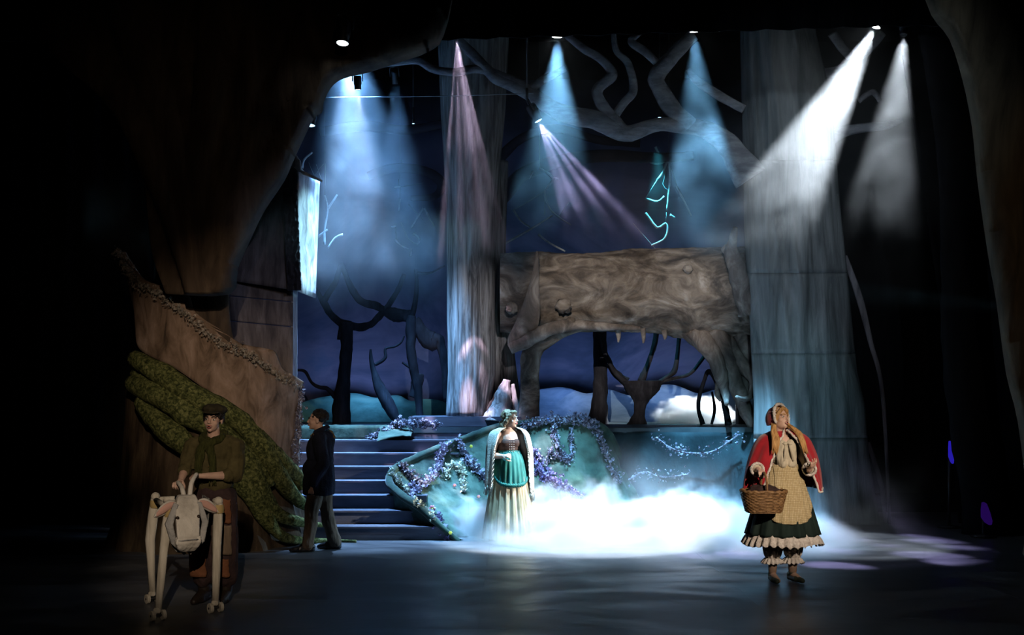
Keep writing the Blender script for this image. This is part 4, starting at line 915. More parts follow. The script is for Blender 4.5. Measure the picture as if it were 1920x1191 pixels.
        return solid(mb, 'shoe', mat, s.t, .007, 3)
def V(*a): return Vector(a)

# ------------------------------------------------ figure in the red cloak
g = Fig(1467, 10.6, 8, 'person in a red hooded cloak holding a wicker basket, head raised to the side'); T = g.t
b = MB(); g.torso(b, .98, 1.13, 1.385, .15); g.head_frame((-.055, -.035, 1.615), 32, -14, 8); g.head(b, (0, .0, 1.40), .96)
g.arm(b, (-.17, 0, 1.37), (-.300, -.02, 1.13), (-.335, -.225, 1.125)); g.hand(b, (-.335, -.225, 1.125), (.05, -1, -.25), (.15, -.3, -1), 62, 1, .92)
g.arm(b, (.17, 0, 1.37), (.26, -.05, 1.13), (.165, -.27, 1.125)); g.hand(b, (.165, -.27, 1.125), (.10, -.7, .55), (-.35, .4, 1), 24, -1, .92)
g.leg(b, (-.09, 0, .93), (-.095, -.02, .50), (-.10, .01, .09), (-.10, -.13, .03), .95); g.leg(b, (.09, 0, .93), (.10, -.02, .50), (.11, .02, .09), (.14, -.11, .03), .95)
body = solid(b, 'body', M['skin'], T, .0048, 5); g.face(body, 'hair_blond', .006)
for x, tx in ((-.10, -.115), (.11, .145)):
    g.shoe((x, .01, .09), (tx, -.15, .03), M['slipper'], .98, False)
    m = MB(); g.cap(m, (x * .97, .0, .26), .052, (x, .01, .10), .041); solid(m, 'stocking', M['stocking'], T, .008, 2)
    m = MB(); g.add(m, *g.rings([(.50, .10, .10, x * .95, 0), (.40, .105, .10, x * .97, 0), (.28, .085, .085, x, .005), (.235, .062, .062, x, .005)], 60, fold=lambda a, v: .009 * math.sin(a * 11) * (1 - .3 * v)))
    bl = m.build('bloomer_leg', M['lace'], T)
    m = MB(); g.add(m, *g.rings([(.238, .062, .062, x, .005), (.225, .080, .080, x, .005), (.185, .108, .105, x, .005)], 90, fold=lambda a, v: (.012 * math.sin(a * 15) * v, .008 * math.sin(a * 15 + 1) * v))); m.build('frill', M['lace'], bl)
m = MB(); g.add(m, *g.rings([(1.14, .140, .115, 0, 0), (1.05, .185, .155, 0, 0), (.85, .255, .22, 0, 0), (.65, .315, .27, 0, 0), (.475, .365, .31, 0, 0)], 130, fold=lambda a, v: .016 * math.sin(a * 13 + 1) * v + .006 * math.sin(a * 29) * v)); sk = m.build('skirt', M['forest'], T)
m = MB(); g.add(m, *g.rings([(.53, .315, .265, 0, 0), (.48, .345, .29, 0, 0), (.43, .375, .32, 0, 0), (.380, .392, .342, 0, 0)], 260, fold=lambda a, v: (.020 * math.sin(a * 31) * v, .012 * math.sin(a * 31 + 1.2) * v ** 3 + .008 * math.sin(a * 5) * v))); m.build('lace_petticoat', M['lace'], sk)
# apron: front sector of a wider skirt with a rounded lower edge
def apron(fig, rg, a0, a1, mat, name, parent, round_, folds, amp, n=70):
    rg = crom(rg, 6)
    def fn(u, v):
        i = min(int(v * (len(rg) - 1) + .5), len(rg) - 1); e = (2 * u - 1); z0 = rg[0][0]; z, rx, ry, cx, cy = rg[i]
        lim = 1 - round_ * abs(e) ** 3.0; zz = z0 + (z - z0) * lim; j = min(range(len(rg)), key=lambda q: abs(rg[q][0] - zz)); _, rx, ry, cx, cy = rg[j]
        a = R(a0 + (a1 - a0) * u); k = amp * math.sin(a * folds) * v
        return fig.W((cx + (rx + k) * math.cos(a), cy + (ry + k) * math.sin(a), zz))
    v, f = grid(n, len(rg) - 1, fn); off = fig.r @ Vector((0, .006, 0)); return MB().add(*shell(v, f, off)).build(name, mat, parent)
apron(g, [(1.16, .150, .125, 0, 0), (1.05, .200, .170, 0, 0), (.85, .272, .237, 0, 0), (.70, .315, .275, 0, 0), (.60, .340, .295, 0, 0)], 205, 330, M['check'], 'apron', T, .42, 26, .007)
m = MB(); g.add(m, *g.rings([(1.125, .153, .128, 0, 0), (1.145, .155, .130, 0, 0), (1.165, .152, .127, 0, 0)], 60)); m.build('apron_band', M['check'], T)
m = MB(); g.ell(m, (0, -.02, 1.27), (.135, .115, .15)); g.cap(m, (-.05, -.07, 1.36), .06, (-.045, -.10, 1.18), .055); g.cap(m, (.05, -.07, 1.36), .06, (.045, -.10, 1.18), .055); solid(m, 'blouse', M['cream'], T, .008, 2, .012, 22)
m = MB()
for x in (-.02, .02): g.add(m, *tube([V(x, -.13, 1.36), V(x * 1.6, -.155, 1.30), V(x * 2.4, -.15, 1.20)], [.014, .017, .010], 8))
for x in (-1, 1): g.add(m, *ico(V(x * .026, -.135, 1.375), 1.0, 2, (.026, .012, .015)))
m.build('neck_ribbon', M['cream'], T)
for sx, el, wr in ((-1, V(-.300, -.02, 1.13), V(-.335, -.225, 1.125)), (1, V(.26, -.05, 1.13), V(.165, -.27, 1.125))):
    m = MB(); e2 = el.lerp(wr, .62); g.chain(m, [V(sx * .17, 0, 1.37), V(sx * .17, 0, 1.37).lerp(el, .5), el, e2], [.066, .062, .056, .052]); sl = solid(m, 'sleeve', M['cream'], T, .009, 2, .010, 20)
    m = MB()
    for k in range(26):
        a = k / 26 * 2 * math.pi; dn = (wr - el).normalized(); s1 = dn.cross(V(0, 0, 1)).normalized(); s2 = s1.cross(dn); c = el.lerp(wr, .72) + (s1 * math.cos(a) + s2 * math.sin(a)) * .058; g.add(m, *ico(c, 1.0, 1, (.017, .024, .017)))
    m.build('lace_cuff', M['lace'], sl)
# cloak
CAPE = crom([(0, .080, .078, 1.505), (.10, .150, .115, 1.485), (.20, .235, .150, 1.445), (.30, .290, .175, 1.375), (.5, .350, .215, 1.22), (.75, .385, .250, 1.05), (1, .400, .285, .90)], 8)
def cape_pt(u, v):
    gap = lerp_tab([(0, 12), (.3, 13), (.5, 22), (1, 46)], v); a = R(-90 + gap + u * (360 - 2 * gap))
    q = CAPE[min(int(v * (len(CAPE) - 1) + .5), len(CAPE) - 1)]
    k = (.022 * math.sin(u * 46 + 1) + .012 * math.sin(u * 83)) * max(0, v - .2) ** 1.2
    return g.W(((q[1] + k) * math.cos(a), (q[2] + k) * math.sin(a) + .005, q[3] + .03 * math.sin(u * 6) * v))
v_, f_ = grid(150, 48, cape_pt); c_ = g.W((0, .02, 1.1))
cl = MB().add(*shell(v_, f_, (0, 0, -.008))).build('cloak', M['red'], T)
m = MB()
for u in (0.0, 1.0): m.add(*tube([Vector(cape_pt(u, k / 40)) for k in range(41)], [.011 + .003 * math.sin(k * 2.1) for k in range(41)], 8, rough=.4, rs=60))
m.add(*tube([Vector(cape_pt(k / 150, 1.0)) for k in range(151)], [.010 + .003 * math.sin(k * 2.1) for k in range(151)], 8, rough=.4, rs=60)); m.build('cloak_trim', M['lace'], cl)
def hood_pt(u, v):
    # u: from the left cheek over the crown to the right cheek, v: from the face opening back to the nape
    a = math.pi * (-.22 + 1.44 * u); w = v * math.pi / 2 * .98; rr = math.cos(w) ** .55
    p = V(.112 * math.cos(a) * rr, -.035 + .155 * math.sin(w), .015 + .128 * math.sin(a) * (rr * .75 + .25 * rr) + (-.02 * v))
    p.x *= 1 + .10 * max(0, -math.sin(a)); return g.W(g.H(p))
MB().add(*shell(*grid(60, 22, hood_pt), (0, .006, 0))).build('hood', M['red'], cl)
m = MB(); m.add(*tube([Vector(hood_pt(k / 60, 0)) for k in range(61)], [.015 + .004 * math.sin(k * 2.3) for k in range(61)], 8, rough=.5, rs=50)); m.build('hood_trim', M['lace'], cl)
m = MB(); g.cap(m, (.0, .06, 1.50), .085, (0, .05, 1.42), .10); g.cap(m, (-.07, .03, 1.46), .05, (.07, .03, 1.46), .05); solid(m, 'hood_collar', M['red'], cl, .009, 2, .012, 16)
# hair
m = MB(); g.ell(m, g.H((0, .028, .048)), (.082, .090, .084), g.hm)
for x in (-1, 1):
    g.chain(m, [g.H((0, -.070, .098)), g.H((x * .045, -.075, .070)), g.H((x * .074, -.045, .020)), g.H((x * .082, -.02, -.05))], [.018, .020, .020, .022], 8)
hr = solid(m, 'hair', M['hair_blond'], T, .006, 2, .006, 50, squash=(1, 1, .25))
m = MB(); rnd = random.Random(5)
for x in (-1, 1):
    for k in range(11):
        s0 = g.H((x * (.070 + .012 * rnd.random()), -.03 + .05 * rnd.random(), -.03)); j = rnd.uniform(-.03, .03); l = rnd.uniform(0, .05)
        q = crom([tuple(s0), (x * .115 + j * .6 - .02, -.125 + .02 * rnd.random(), 1.50), (x * .135 + j - .005, -.185 + .02 * rnd.random(), 1.42), (x * .160 + j, -.205, 1.32 - l)], 5)
        g.add(m, *tube([V(*p) for p in q], [.013, .015, .016, .016, .017, .017, .017, .016, .015, .014, .013, .012, .010, .008, .006, .003][:len(q)], 7, rough=.25, rs=30))
m.build('hair_lock', M['hair_blond'], hr)
# wicker basket on the arm
bc = g.W((-.325, -.33, .838)); bt = thing('wicker_basket', (bc.x, bc.y, bc.z - .10), 'brown wicker basket hanging from the arm of the red cloaked figure', 'basket')
def bring(z, r=1.0): return [V(bc.x + (.205 * r) * math.copysign(abs(math.cos(a)) ** .6, math.cos(a)), bc.y + (.135 * r) * math.copysign(abs(math.sin(a)) ** .6, math.sin(a)), bc.z + z) for a in [2 * math.pi * k / 64 for k in range(64)]]
for row in range(12):
    z = -.095 + .0155 * row; r = .80 + .20 * row / 11; pts = bring(z, r)
    pts = [p + (p - V(bc.x, bc.y, p.z)).normalized() * (.006 if (k // 2 + row) % 2 else -.004) for k, p in enumerate(pts)]; pts.append(pts[0])
    MB().add(*tube(pts, [.0095] * len(pts), 6, flat=(.7, 1), cap=False)).build('woven_band', M['wicker'], bt)
lo = bring(-.10, .79); hi = bring(.088, 1.0)
for k in range(0, 64, 2): MB().add(*tube([lo[k], lo[k].lerp(hi[k], .5), hi[k]], [.0055] * 3, 5)).build('stake', M['wicker'], bt)
pts = bring(.092, 1.02); pts.append(pts[0]); MB().add(*tube([p + V(0, 0, .006 * math.sin(k * 1.6)) for k, p in enumerate(pts)], [.015] * len(pts), 8, rough=.3, rs=40, cap=False)).build('rim', M['wicker'], bt)
mb = MB(); q = bring(-.10, .80); mb.v = [tuple(p) for p in q] + [tuple(p + V(0, 0, -.012)) for p in q]; mb.f = [tuple(range(64)), tuple(range(127, 63, -1))] + [(k, (k + 1) % 64, 64 + (k + 1) % 64, 64 + k) for k in range(64)]; mb.m = [0] * len(mb.f); mb.build('base', M['wicker'], bt)
hp = [V(bc.x - .10 + .02 * math.cos(t), bc.y + .13 * math.cos(math.pi * k / 12), bc.z + .085 + .185 * math.sin(math.pi * k / 12)) for k, t in [(k, k) for k in range(13)]]
hp = [V(bc.x + .005, p.y, p.z) for p in hp]; MB().add(*tube(hp, [.0115] * 13, 8, rough=.25, rs=50)).build('handle', M['wicker'], bt)
one('bread_cloth', MB().add(*ico(V(bc.x, bc.y, bc.z + .075), 1.0, 4, (.155, .095, .075), rough=.25, rs=3)), M['plum'], 'dark bundled cloth lying inside the wicker basket', 'cloth')

# ------------------------------------------------ figure in the cream shawl
g = Fig(955, 13.8, 14, 'person in a cream crochet shawl and teal apron standing in the fog'); T = g.t
b = MB(); g.torso(b, .95, 1.10, 1.335, .145); g.head_frame((.0, -.02, 1.545), 52, -4, 0); g.head(b, (0, .0, 1.36), .95)
g.arm(b, (-.165, 0, 1.325), (-.235, .0, 1.08), (-.130, -.165, 1.075)); g.hand(b, (-.130, -.165, 1.075), (.75, -.5, .15), (.3, .5, -.6), 58, -1, .92)
g.arm(b, (.165, 0, 1.325), (.225, .02, 1.06), (.235, -.03, .83)); g.hand(b, (.235, -.03, .83), (.05, -.1, -1), (-1, 0, 0), 30, 1, .9)
g.leg(b, (-.09, 0, .90), (-.09, -.02, .49), (-.09, .01, .09), (-.09, -.13, .03), .95); g.leg(b, (.09, 0, .90), (.09, -.02, .49), (.09, .02, .09), (.10, -.12, .03), .95)
body = solid(b, 'body', M['skin'], T, .0052, 5); g.face(body, 'hair_brown')
for x in (-.09, .09): g.shoe((x, .01, .09), (x * 1.1, -.15, .03), M['leather'], .95)
m = MB(); g.ell(m, (0, .005, 1.20), (.150, .120, .17)); g.cap(m, (-.062, -.055, 1.24), .068, (.062, -.055, 1.24), .068); g.ell(m, (0, 0, 1.10), (.135, .108, .10)); bd = solid(m, 'bodice', M['bodice'], T, .007, 2)
for x in (-.028, .0, .028):
    m = MB()
    for k in range(6): g.add(m, *ico(V(x, -.128 - .006 * math.sin(k * .6), 1.285 - .030 * k), .0052, 1))
    m.build('lacing', M['lace'], bd)
m = MB(); g.add(m, *g.rings([(1.13, .142, .118, 0, 0), (1.03, .19, .16, 0, 0), (.80, .225, .20, 0, 0), (.50, .275, .25, 0, 0), (.20, .325, .30, 0, 0), (.01, .35, .325, 0, 0)], 150, fold=lambda a, v: .016 * math.sin(a * 19) * (.3 + .7 * v) + .006 * math.sin(a * 41))); m.build('skirt', M['tan'], T)
ap = apron(g, [(1.13, .150, .126, 0, 0), (1.03, .205, .175, 0, 0), (.88, .232, .206, 0, 0), (.76, .246, .222, 0, 0), (.71, .252, .228, 0, 0)], 195, 345, M['teal'], 'apron', T, .40, 24, .009)
m = MB(); g.add(m, *g.rings([(1.095, .147, .124, 0, 0), (1.12, .148, .125, 0, 0), (1.145, .146, .122, 0, 0)], 60)); m.build('apron_band', M['teal'], T)
m = MB()
for k in range(60):
    u = k / 59; a = R(195 + 150 * u); e = abs(2 * u - 1); z = 1.13 - .42 * (1 - .40 * e ** 3); r1 = .15 + .105 * min(1, (1.13 - z) / .42) ** .6; c = V(r1 * math.cos(a), (r1 - .02) * math.sin(a), z - .005); g.add(m, *ico(c, 1.0, 1, (.014, .014, .026 + .006 * math.sin(k * 2.2))))
m.build('ruffle', M['teal'], ap)
SHAWL = crom([(0, .095, .095, 1.445), (.10, .165, .125, 1.425), (.20, .240, .150, 1.385), (.30, .275, .168, 1.31), (.5, .300, .185, 1.15), (1, .312, .205, .72)], 8)
def shawl_pt(u, v):
    gap = lerp_tab([(0, 38), (.3, 40), (.6, 40), (1, 50)], v); a = R(-90 + gap + u * (360 - 2 * gap)); q = SHAWL[min(int(v * (len(SHAWL) - 1) + .5), len(SHAWL) - 1)]
    k = (.014 * math.sin(u * 52) + .007 * math.sin(u * 101)) * v
    return g.W(((q[1] + k) * math.cos(a), (q[2] + k) * math.sin(a), q[3] - (.16 * (1 - u) - .02 + .05 * math.cos(2 * math.pi * u)) * max(0, v - .3) + .02 * math.sin(u * 140) * v ** 6))
sh = MB().add(*shell(*grid(140, 40, shawl_pt), (0, 0, -.008))).build('shawl', M['crochet'], T)
m = MB(); rnd = random.Random(9)
for k in range(150):
    p = Vector(shawl_pt(k / 150, 1.0)); m.add(*tube([p, p + V(rnd.uniform(-.01, .01), rnd.uniform(-.01, .01), -.05), p + V(rnd.uniform(-.02, .02), rnd.uniform(-.015, .015), -.10 - .04 * rnd.random())], [.0045, .004, .002], 4))
for u0 in (0.0, 1.0):
    for k in range(14, 41):
        p = Vector(shawl_pt(u0, k / 40)); dx = g.r @ V(.04 if u0 == 0 else -.04, -.02, -.05); m.add(*tube([p, p + dx * .6, p + dx + V(0, 0, -.03)], [.0045, .004, .002], 4))
m.build('fringe', M['crochet'], sh, kind='stuff')
m = MB(); g.ell(m, g.H((0, .026, .045)), (.083, .094, .086), g.hm); g.cap(m, g.H((-.05, -.055, .085)), .026, g.H((.05, -.055, .085)), .026)
for x in (-1, 1): g.chain(m, [g.H((x * .03, -.075, .085)), g.H((x * .074, -.03, .04)), g.H((x * .082, .015, -.03)), g.H((x * .06, .06, -.07))], [.020, .024, .028, .03], 8)
for dx, dy, dz, r in ((0, .095, -.05, .050), (-.045, .085, -.07, .038), (.045, .085, -.07, .038), (-.07, .055, -.085, .030), (.07, .055, -.085, .03), (0, .085, -.10, .034), (-.06, .06, -.13, .020), (.05, .06, -.13, .02)): g.ell(m, g.H((dx, dy, dz)), (r, r, r))
solid(m, 'hair', M['hair_brown'], T, .007, 2, .012, 30)

# ------------------------------------------------ man in the navy jacket, seen from the side
g = Fig(600, 12.72, -86, 'person in a dark navy jacket and brown trousers seen from the side by the stairs'); T = g.t
b = MB(); g.torso(b, .90, 1.08, 1.36, .17); g.head_frame((0, -.035, 1.553), 0, -4, 0); g.head(b, (0, .01, 1.38), 1.02)
g.arm(b, (-.19, 0, 1.34), (-.225, .06, 1.05), (-.20, -.03, .80)); g.hand(b, (-.20, -.03, .80), (0, -.25, -1), (.8, .3, 0), 42, -1)
g.arm(b, (.19, 0, 1.34), (.225, .05, 1.05), (.20, -.06, .80)); g.hand(b, (.20, -.06, .80), (0, -.25, -1), (-.8, .3, 0), 42, 1)
g.leg(b, (.09, 0, .88), (.10, -.09, .47), (.10, -.125, .09), (.11, -.29, .03)); g.leg(b, (-.09, .0, .88), (-.10, .05, .47), (-.12, .165, .09), (-.14, .01, .03))
body = solid(b, 'body', M['skin'], T, .0052, 5); g.face(body, 'hair_black')
g.shoe((.10, -.125, .09), (.115, -.32, .03), M['leather'], 1.1); g.shoe((-.12, .165, .09), (-.145, -.025, .03), M['leather'], 1.1)
m = MB(); g.ell(m, (0, .01, .90), (.180, .145, .13))
for hip, kn, an in ((V(.085, -.01, .86), V(.10, -.09, .46), V(.10, -.125, .085)), (V(-.085, .02, .86), V(-.10, .065, .46), V(-.12, .165, .085))): g.chain(m, [hip, hip.lerp(kn, .5), kn, kn.lerp(an, .5), an], [.112, .100, .083, .079, .076])
solid(m, 'trousers', M['khaki'], T, .009, 2, .014, 11)
m = MB(); g.ell(m, (0, .0, 1.18), (.215, .165, .24)); g.ell(m, (0, -.02, .96), (.225, .185, .20)); g.cap(m, (-.165, .02, 1.35), .078, (.165, .02, 1.35), .078); g.ell(m, (0, .05, 1.28), (.18, .12, .16))
g.add(m, *tube([V(0, -.01, .675), V(0, -.01, .74), V(0, -.01, .85), V(0, -.01, 1.0)], [.222, .224, .222, .20], 24, flat=(.86, 1)))
for sx, dy in ((-1, 0), (1, -.03)): g.chain(m, [V(sx * .20, .01, 1.34), V(sx * .225, .04, 1.2), V(sx * .235, .06, 1.05), V(sx * .215, .01 + dy, .92), V(sx * .205, -.02 + dy, .83)], [.085, .082, .076, .070, .062])
jk = solid(m, 'jacket', M['navy'], T, .009, 2, .016, 9)
m = MB(); g.chain(m, [V(-.09, -.045, 1.415), V(-.085, .05, 1.455), V(0, .085, 1.47), V(.085, .05, 1.455), V(.09, -.045, 1.415)], [.028, .032, .034, .032, .028]); solid(m, 'collar', M['navy'], jk, .008, 2)
m = MB(); g.add(m, *tube([V(-.12, -.125, 1.36), V(-.155, -.06, 1.43), V(-.14, .04, 1.455), V(-.07, .125, 1.425), V(.03, .172, 1.35)], [.018] * 5, 8, flat=(.4, 1.2))); m.build('strap', M['strap'], T)
m = MB(); g.ell(m, g.H((0, .034, .050)), (.084, .092, .086), g.hm); rnd = random.Random(3)
for k in range(90):
    a = rnd.uniform(0, 2 * math.pi); e = rnd.uniform(-.35, 1.4); p = V(.084 * math.cos(a) * math.cos(e), .034 + .094 * math.sin(a) * math.cos(e), .045 + .086 * math.sin(e))
    if p.y < -.045 and p.z < .075: continue
    if p.y < .01 and p.z < .03: continue
    g.ell(m, g.H(tuple(p)), (.017, .017, .017))
solid(m, 'hair', M['hair_black'], T, .006, 1, .006, 40)
m = MB(); g.add(m, *tube([g.H((-.082, .0, -.01)), g.H((-.079, -.03, -.03)), g.H((-.064, -.066, -.045))], [.003] * 3, 6)); m.build('headset_microphone', M['lace'], T)

# ------------------------------------------------ boy with the cap
g = Fig(402, 9.55, -6, 'person in a wool cap and olive scarf gripping the handles of the white cow puppet'); T = g.t
b = MB(); g.torso(b, .96, 1.14, 1.415, .165); g.head_frame((.0, -.03, 1.628), 4, -3, 4); g.head(b, (0, .0, 1.43), .98)
EL_R, WR_R = V(-.245, -.05, 1.20), V(-.195, -.275, 1.10); EL_L, WR_L = V(.215, -.04, 1.135), V(.010, -.275, 1.145)
g.arm(b, (-.195, 0, 1.40), EL_R, WR_R); g.hand(b, WR_R, (.02, -.9, -.15), (.1, .1, -1), 66, 1)
g.arm(b, (.195, 0, 1.40), EL_L, WR_L); g.hand(b, WR_L, (-.75, -.45, .02), (.0, .1, -1), 66, -1)
g.leg(b, (-.09, 0, .94), (-.10, -.03, .50), (-.10, .02, .10), (-.115, -.11, .032)); g.leg(b, (.09, 0, .94), (.10, -.02, .50), (.10, .02, .10), (.115, -.11, .032))
body = solid(b, 'body', M['skin'], T, .0048, 5); g.face(body, 'hair_black', .010)
for x in (-.10, .10):
    g.shoe((x, .02, .09), (x * 1.2, -.17, .03), M['boot'], 1.22); m = MB(); g.cap(m, (x, .02, .10), .058, (x, .01, .24), .064); solid(m, 'boot_shaft', M['boot'], T, .009, 2)
m = MB(); g.ell(m, (0, .0, .97), (.175, .135, .12))
for x in (-.088, .088): g.chain(m, [V(x, 0, .93), V(x * 1.08, -.02, .70), V(x * 1.16, -.02, .48), V(x * 1.16, .01, .22)], [.118, .125, .122, .105])
tz = solid(m, 'trousers', M['plum'], T, .010, 2, .016, 10)
def patch(x0, x1, z0, z1, mat, seed):
    def fn(u, v):
        x = x0 + (x1 - x0) * u + .012 * mnoise.noise(V(v * 4, seed, 0)); z = z0 + (z1 - z0) * v + .012 * mnoise.noise(V(u * 4, seed, 5)); cx = -.10 if x < 0 else .10
        r = lerp_tab([(.2, .112), (.48, .130), (.7, .133), (.95, .150)], z); dx = max(-.98, min(.98, (x - cx) / r)); return g.W((x, -.015 - r * math.sqrt(1 - dx * dx) - .013, z))
    MB().add(*shell(*grid(10, 12, fn), (0, .012, 0))).build('patch', mat, tz)
patch(-.19, -.03, .24, .52, M['rust'], 1); patch(.06, .20, .72, .93, M['rust'], 2); patch(.03, .20, .44, .70, M['khaki'], 3); patch(-.18, -.06, .56, .78, M['khaki'], 4); patch(.05, .18, .24, .40, M['rust'], 5)
m = MB(); g.ell(m, (0, .0, 1.22), (.185, .140, .20)); g.ell(m, (0, .0, 1.06), (.180, .138, .10)); g.cap(m, (-.165, 0, 1.40), .083, (.165, 0, 1.40), .083); g.cap(m, (-.09, 0, 1.43), .075, (.09, 0, 1.43), .075); g.ell(m, (0, -.01, 1.33), (.18, .135, .13))
for sh_, el, wr in ((V(-.195, 0, 1.39), EL_R, EL_R.lerp(WR_R, .22)), (V(.195, 0, 1.39), EL_L, EL_L.lerp(WR_L, .22))): g.chain(m, [sh_, sh_.lerp(el, .5), el, wr], [.082, .076, .068, .060])
sh = solid(m, 'shirt', M['olive'], T, .009, 2, .014, 13)
for el, wr in ((EL_R, EL_R.lerp(WR_R, .25)), (EL_L, EL_L.lerp(WR_L, .25))):
    d = (WR_R - EL_R).normalized() if el is EL_R else (WR_L - EL_L).normalized(); m = MB(); g.cap(m, wr - d * .022, .060, wr + d * .012, .060); solid(m, 'rolled_cuff', M['olive'], sh, .008, 2, .006, 30)
m = MB(); g.chain(m, [V(-.085, -.05, 1.465), V(-.07, .065, 1.50), V(.07, .065, 1.50), V(.085, -.05, 1.465), V(.02, -.115, 1.43), V(-.06, -.10, 1.445), V(-.085, -.05, 1.465)], [.040] * 7)
g.chain(m, [V(.00, -.12, 1.42), V(.035, -.155, 1.33), V(.05, -.165, 1.22), V(.045, -.165, 1.13)], [.042, .040, .038, .034]); g.chain(m, [V(-.05, -.11, 1.43), V(-.075, -.150, 1.33), V(-.085, -.160, 1.22), V(-.08, -.158, 1.14)], [.040, .038, .036, .032])
sf = solid(m, 'scarf', M['scarf'], T, .008, 2, .014, 26, squash=(1, 1, .25))
m = MB(); rnd = random.Random(4)
for x0, y0, z0 in ((.045, -.165, 1.12), (-.08, -.158, 1.13)):
    for k in range(14): p = V(x0 + rnd.uniform(-.034, .034), y0 + rnd.uniform(-.01, .01), z0 - .015); g.add(m, *tube([p, p + V(rnd.uniform(-.008, .008), 0, -.05)], [.004, .002], 4))
m.build('fringe', M['scarf'], sf, kind='stuff')
m = MB(); g.ell(m, g.H((0, .035, .035)), (.082, .088, .080), g.hm); rnd = random.Random(8)
for k in range(70):
    a = rnd.uniform(-math.pi, math.pi); p = V(.080 * math.sin(a), .02 - .092 * math.cos(a), .050 + rnd.uniform(-.02, .03) - (.045 if abs(a) > 1.2 else 0.0) * rnd.random()); g.ell(m, g.H(tuple(p)), (.015, .013, .020))
solid(m, 'hair', M['hair_black'], T, .006, 1, .005, 40)
m = MB(); g.ell(m, g.H((0, .02, .095)), (.112, .122, .050), g.hm); g.ell(m, g.H((0, .015, .072)), (.092, .108, .034), g.hm); cp = solid(m, 'cap', M['cap'], T, .007, 2, .008, 18)
m = MB(); g.ell(m, g.H((0, -.088, .066)), (.078, .052, .010), g.hm @ Matrix.Rotation(R(14), 3, 'X')); m.build('cap_brim', M['cap'], cp)
m = MB()
for k in range(4): g.add(m, *ico(V(.004, -.150, 1.33 - .055 * k), .006, 1))
m.build('button', M['strap'], sh)

# ------------------------------------------------ white cow puppet
FLt, FRt = P(296, 1165, 8.74), P(404, 1149, 9.06); BLt = P(286, 1131, 9.48); BRt = BLt + (FRt - FLt) * 1.05
for q in (FLt, FRt, BLt, BRt): q.z = 0
fwd = ((FLt + FRt) * .5 - (BLt + BRt) * .5).normalized(); side = (FRt - FLt).normalized(); cw = (FLt + FRt + BLt + BRt) * .25
cw_t = thing('cow_puppet', cw, 'white canvas cow puppet on four jointed wooden legs with little wheels', 'puppet')
ZT = .945
for q, bend in ((FLt, V(0, 0, 0)), (FRt, V(0, 0, 0)), (BLt, V(-.035, 0, 0)), (BRt, V(.03, 0, 0))):
    lean = V(.075, .06, 0) if q is FLt else V(.02, .02, 0)
    a = q + V(0, 0, .075); k = q + V(0, 0, .56) + lean * .5 + bend; tpt = q + V(0, 0, ZT) + lean
    lg_ = MB().add(*tube([a, a.lerp(k, .5), k, k.lerp(tpt, .5), tpt], [.028, .034, .044 if q is BLt else .036, .048 if q is BLt else .042, .036], 10, flat=(.75, 1), rough=.05, rs=6)).build('leg', M['limewood'], cw_t)
    for sx in (-1, 1):
        c = q + side * (.045 * sx) + V(0, 0, .042); MB().add(*tube([c - side * .014, c + side * .014], [.042, .042], 18)).build('wheel', M['limewood'], lg_, False)
    MB().add(*tube([q + side * -.062 + V(0, 0, .042), q + side * .062 + V(0, 0, .042)], [.010, .010], 8)).build('axle', M['metal'], lg_)
    MB().add(*bevel_box(tuple(q + V(-.028, -.028, .065)), tuple(q + V(.028, .028, .105)), .006)).build('wheel_block', M['limewood'], lg_, False)
    MB().add(*lathe([(.044, -.03), (.048, -.01), (.048, .02), (.044, .04)], tpt + V(0, 0, -.07), 14)).build('strap', M['straw'], lg_)
    MB().add(*ico(tpt, .040, 2)).build('joint', M['limewood'], lg_)
tF = lambda q: q + V(0, 0, ZT - .03) + (V(.075, .06, 0) if q is FLt else V(.02, .02, 0))
for a, c in ((FLt, FRt), (BLt, BRt)): MB().add(*tube([tF(a), tF(c)], [.026, .026], 10)).build('cross_bar', M['limewood'], cw_t)
for a, c in ((FLt, BLt), (FRt, BRt)): MB().add(*tube([tF(a), tF(c)], [.024, .024], 10)).build('side_bar', M['limewood'], cw_t)
hc = P(351, 985, 8.86)  # head hangs between the front legs
hx = side; hy = (fwd * -1); hz = V(0, 0, 1); hmx = Matrix((hx, hy, hz)).transposed()
Wc = lambda p: hmx @ Vector(p) + hc
m = MB()
def prism(m, prof):
    """stack of rectangular sections (z, y_centre, half_w, half_d)"""
    v = []; f = []
    for z, y, w, d in prof: v += [Wc((-w, y - d, z)), Wc((w, y - d, z)), Wc((w, y + d, z)), Wc((-w, y + d, z))]
    for i in range(len(prof) - 1):
        for k in range(4): f.append((i * 4 + k, i * 4 + (k + 1) % 4, i * 4 + 4 + (k + 1) % 4, i * 4 + 4 + k))
    f += [(3, 2, 1, 0), tuple(len(v) - 4 + k for k in range(4))]; m.add(v, f)
prism(m, [(.245, .08, .072, .06), (.21, .05, .092, .08), (.10, .00, .105, .095), (.0, -.05, .100, .095), (-.07, -.085, .098, .085), (-.11, -.09, .092, .075)])
hd = solid(m, 'head', M['canvas'], cw_t, .009, 3, .006, 12)
m = MB(); prism(m, [(-.085, -.09, .100, .08), (-.125, -.095, .106, .085), (-.17, -.08, .088, .072), (-.205, -.06, .055, .045)]); mz = solid(m, 'muzzle', M['canvas'], hd, .008, 3, .010, 16)
m = MB(); m.add(*tube([Wc((-.104, -.165, -.105)), Wc((0, -.185, -.100)), Wc((.104, -.165, -.105))], [.006] * 3, 6)); m.build('mouth_seam', M['gauze'], mz)
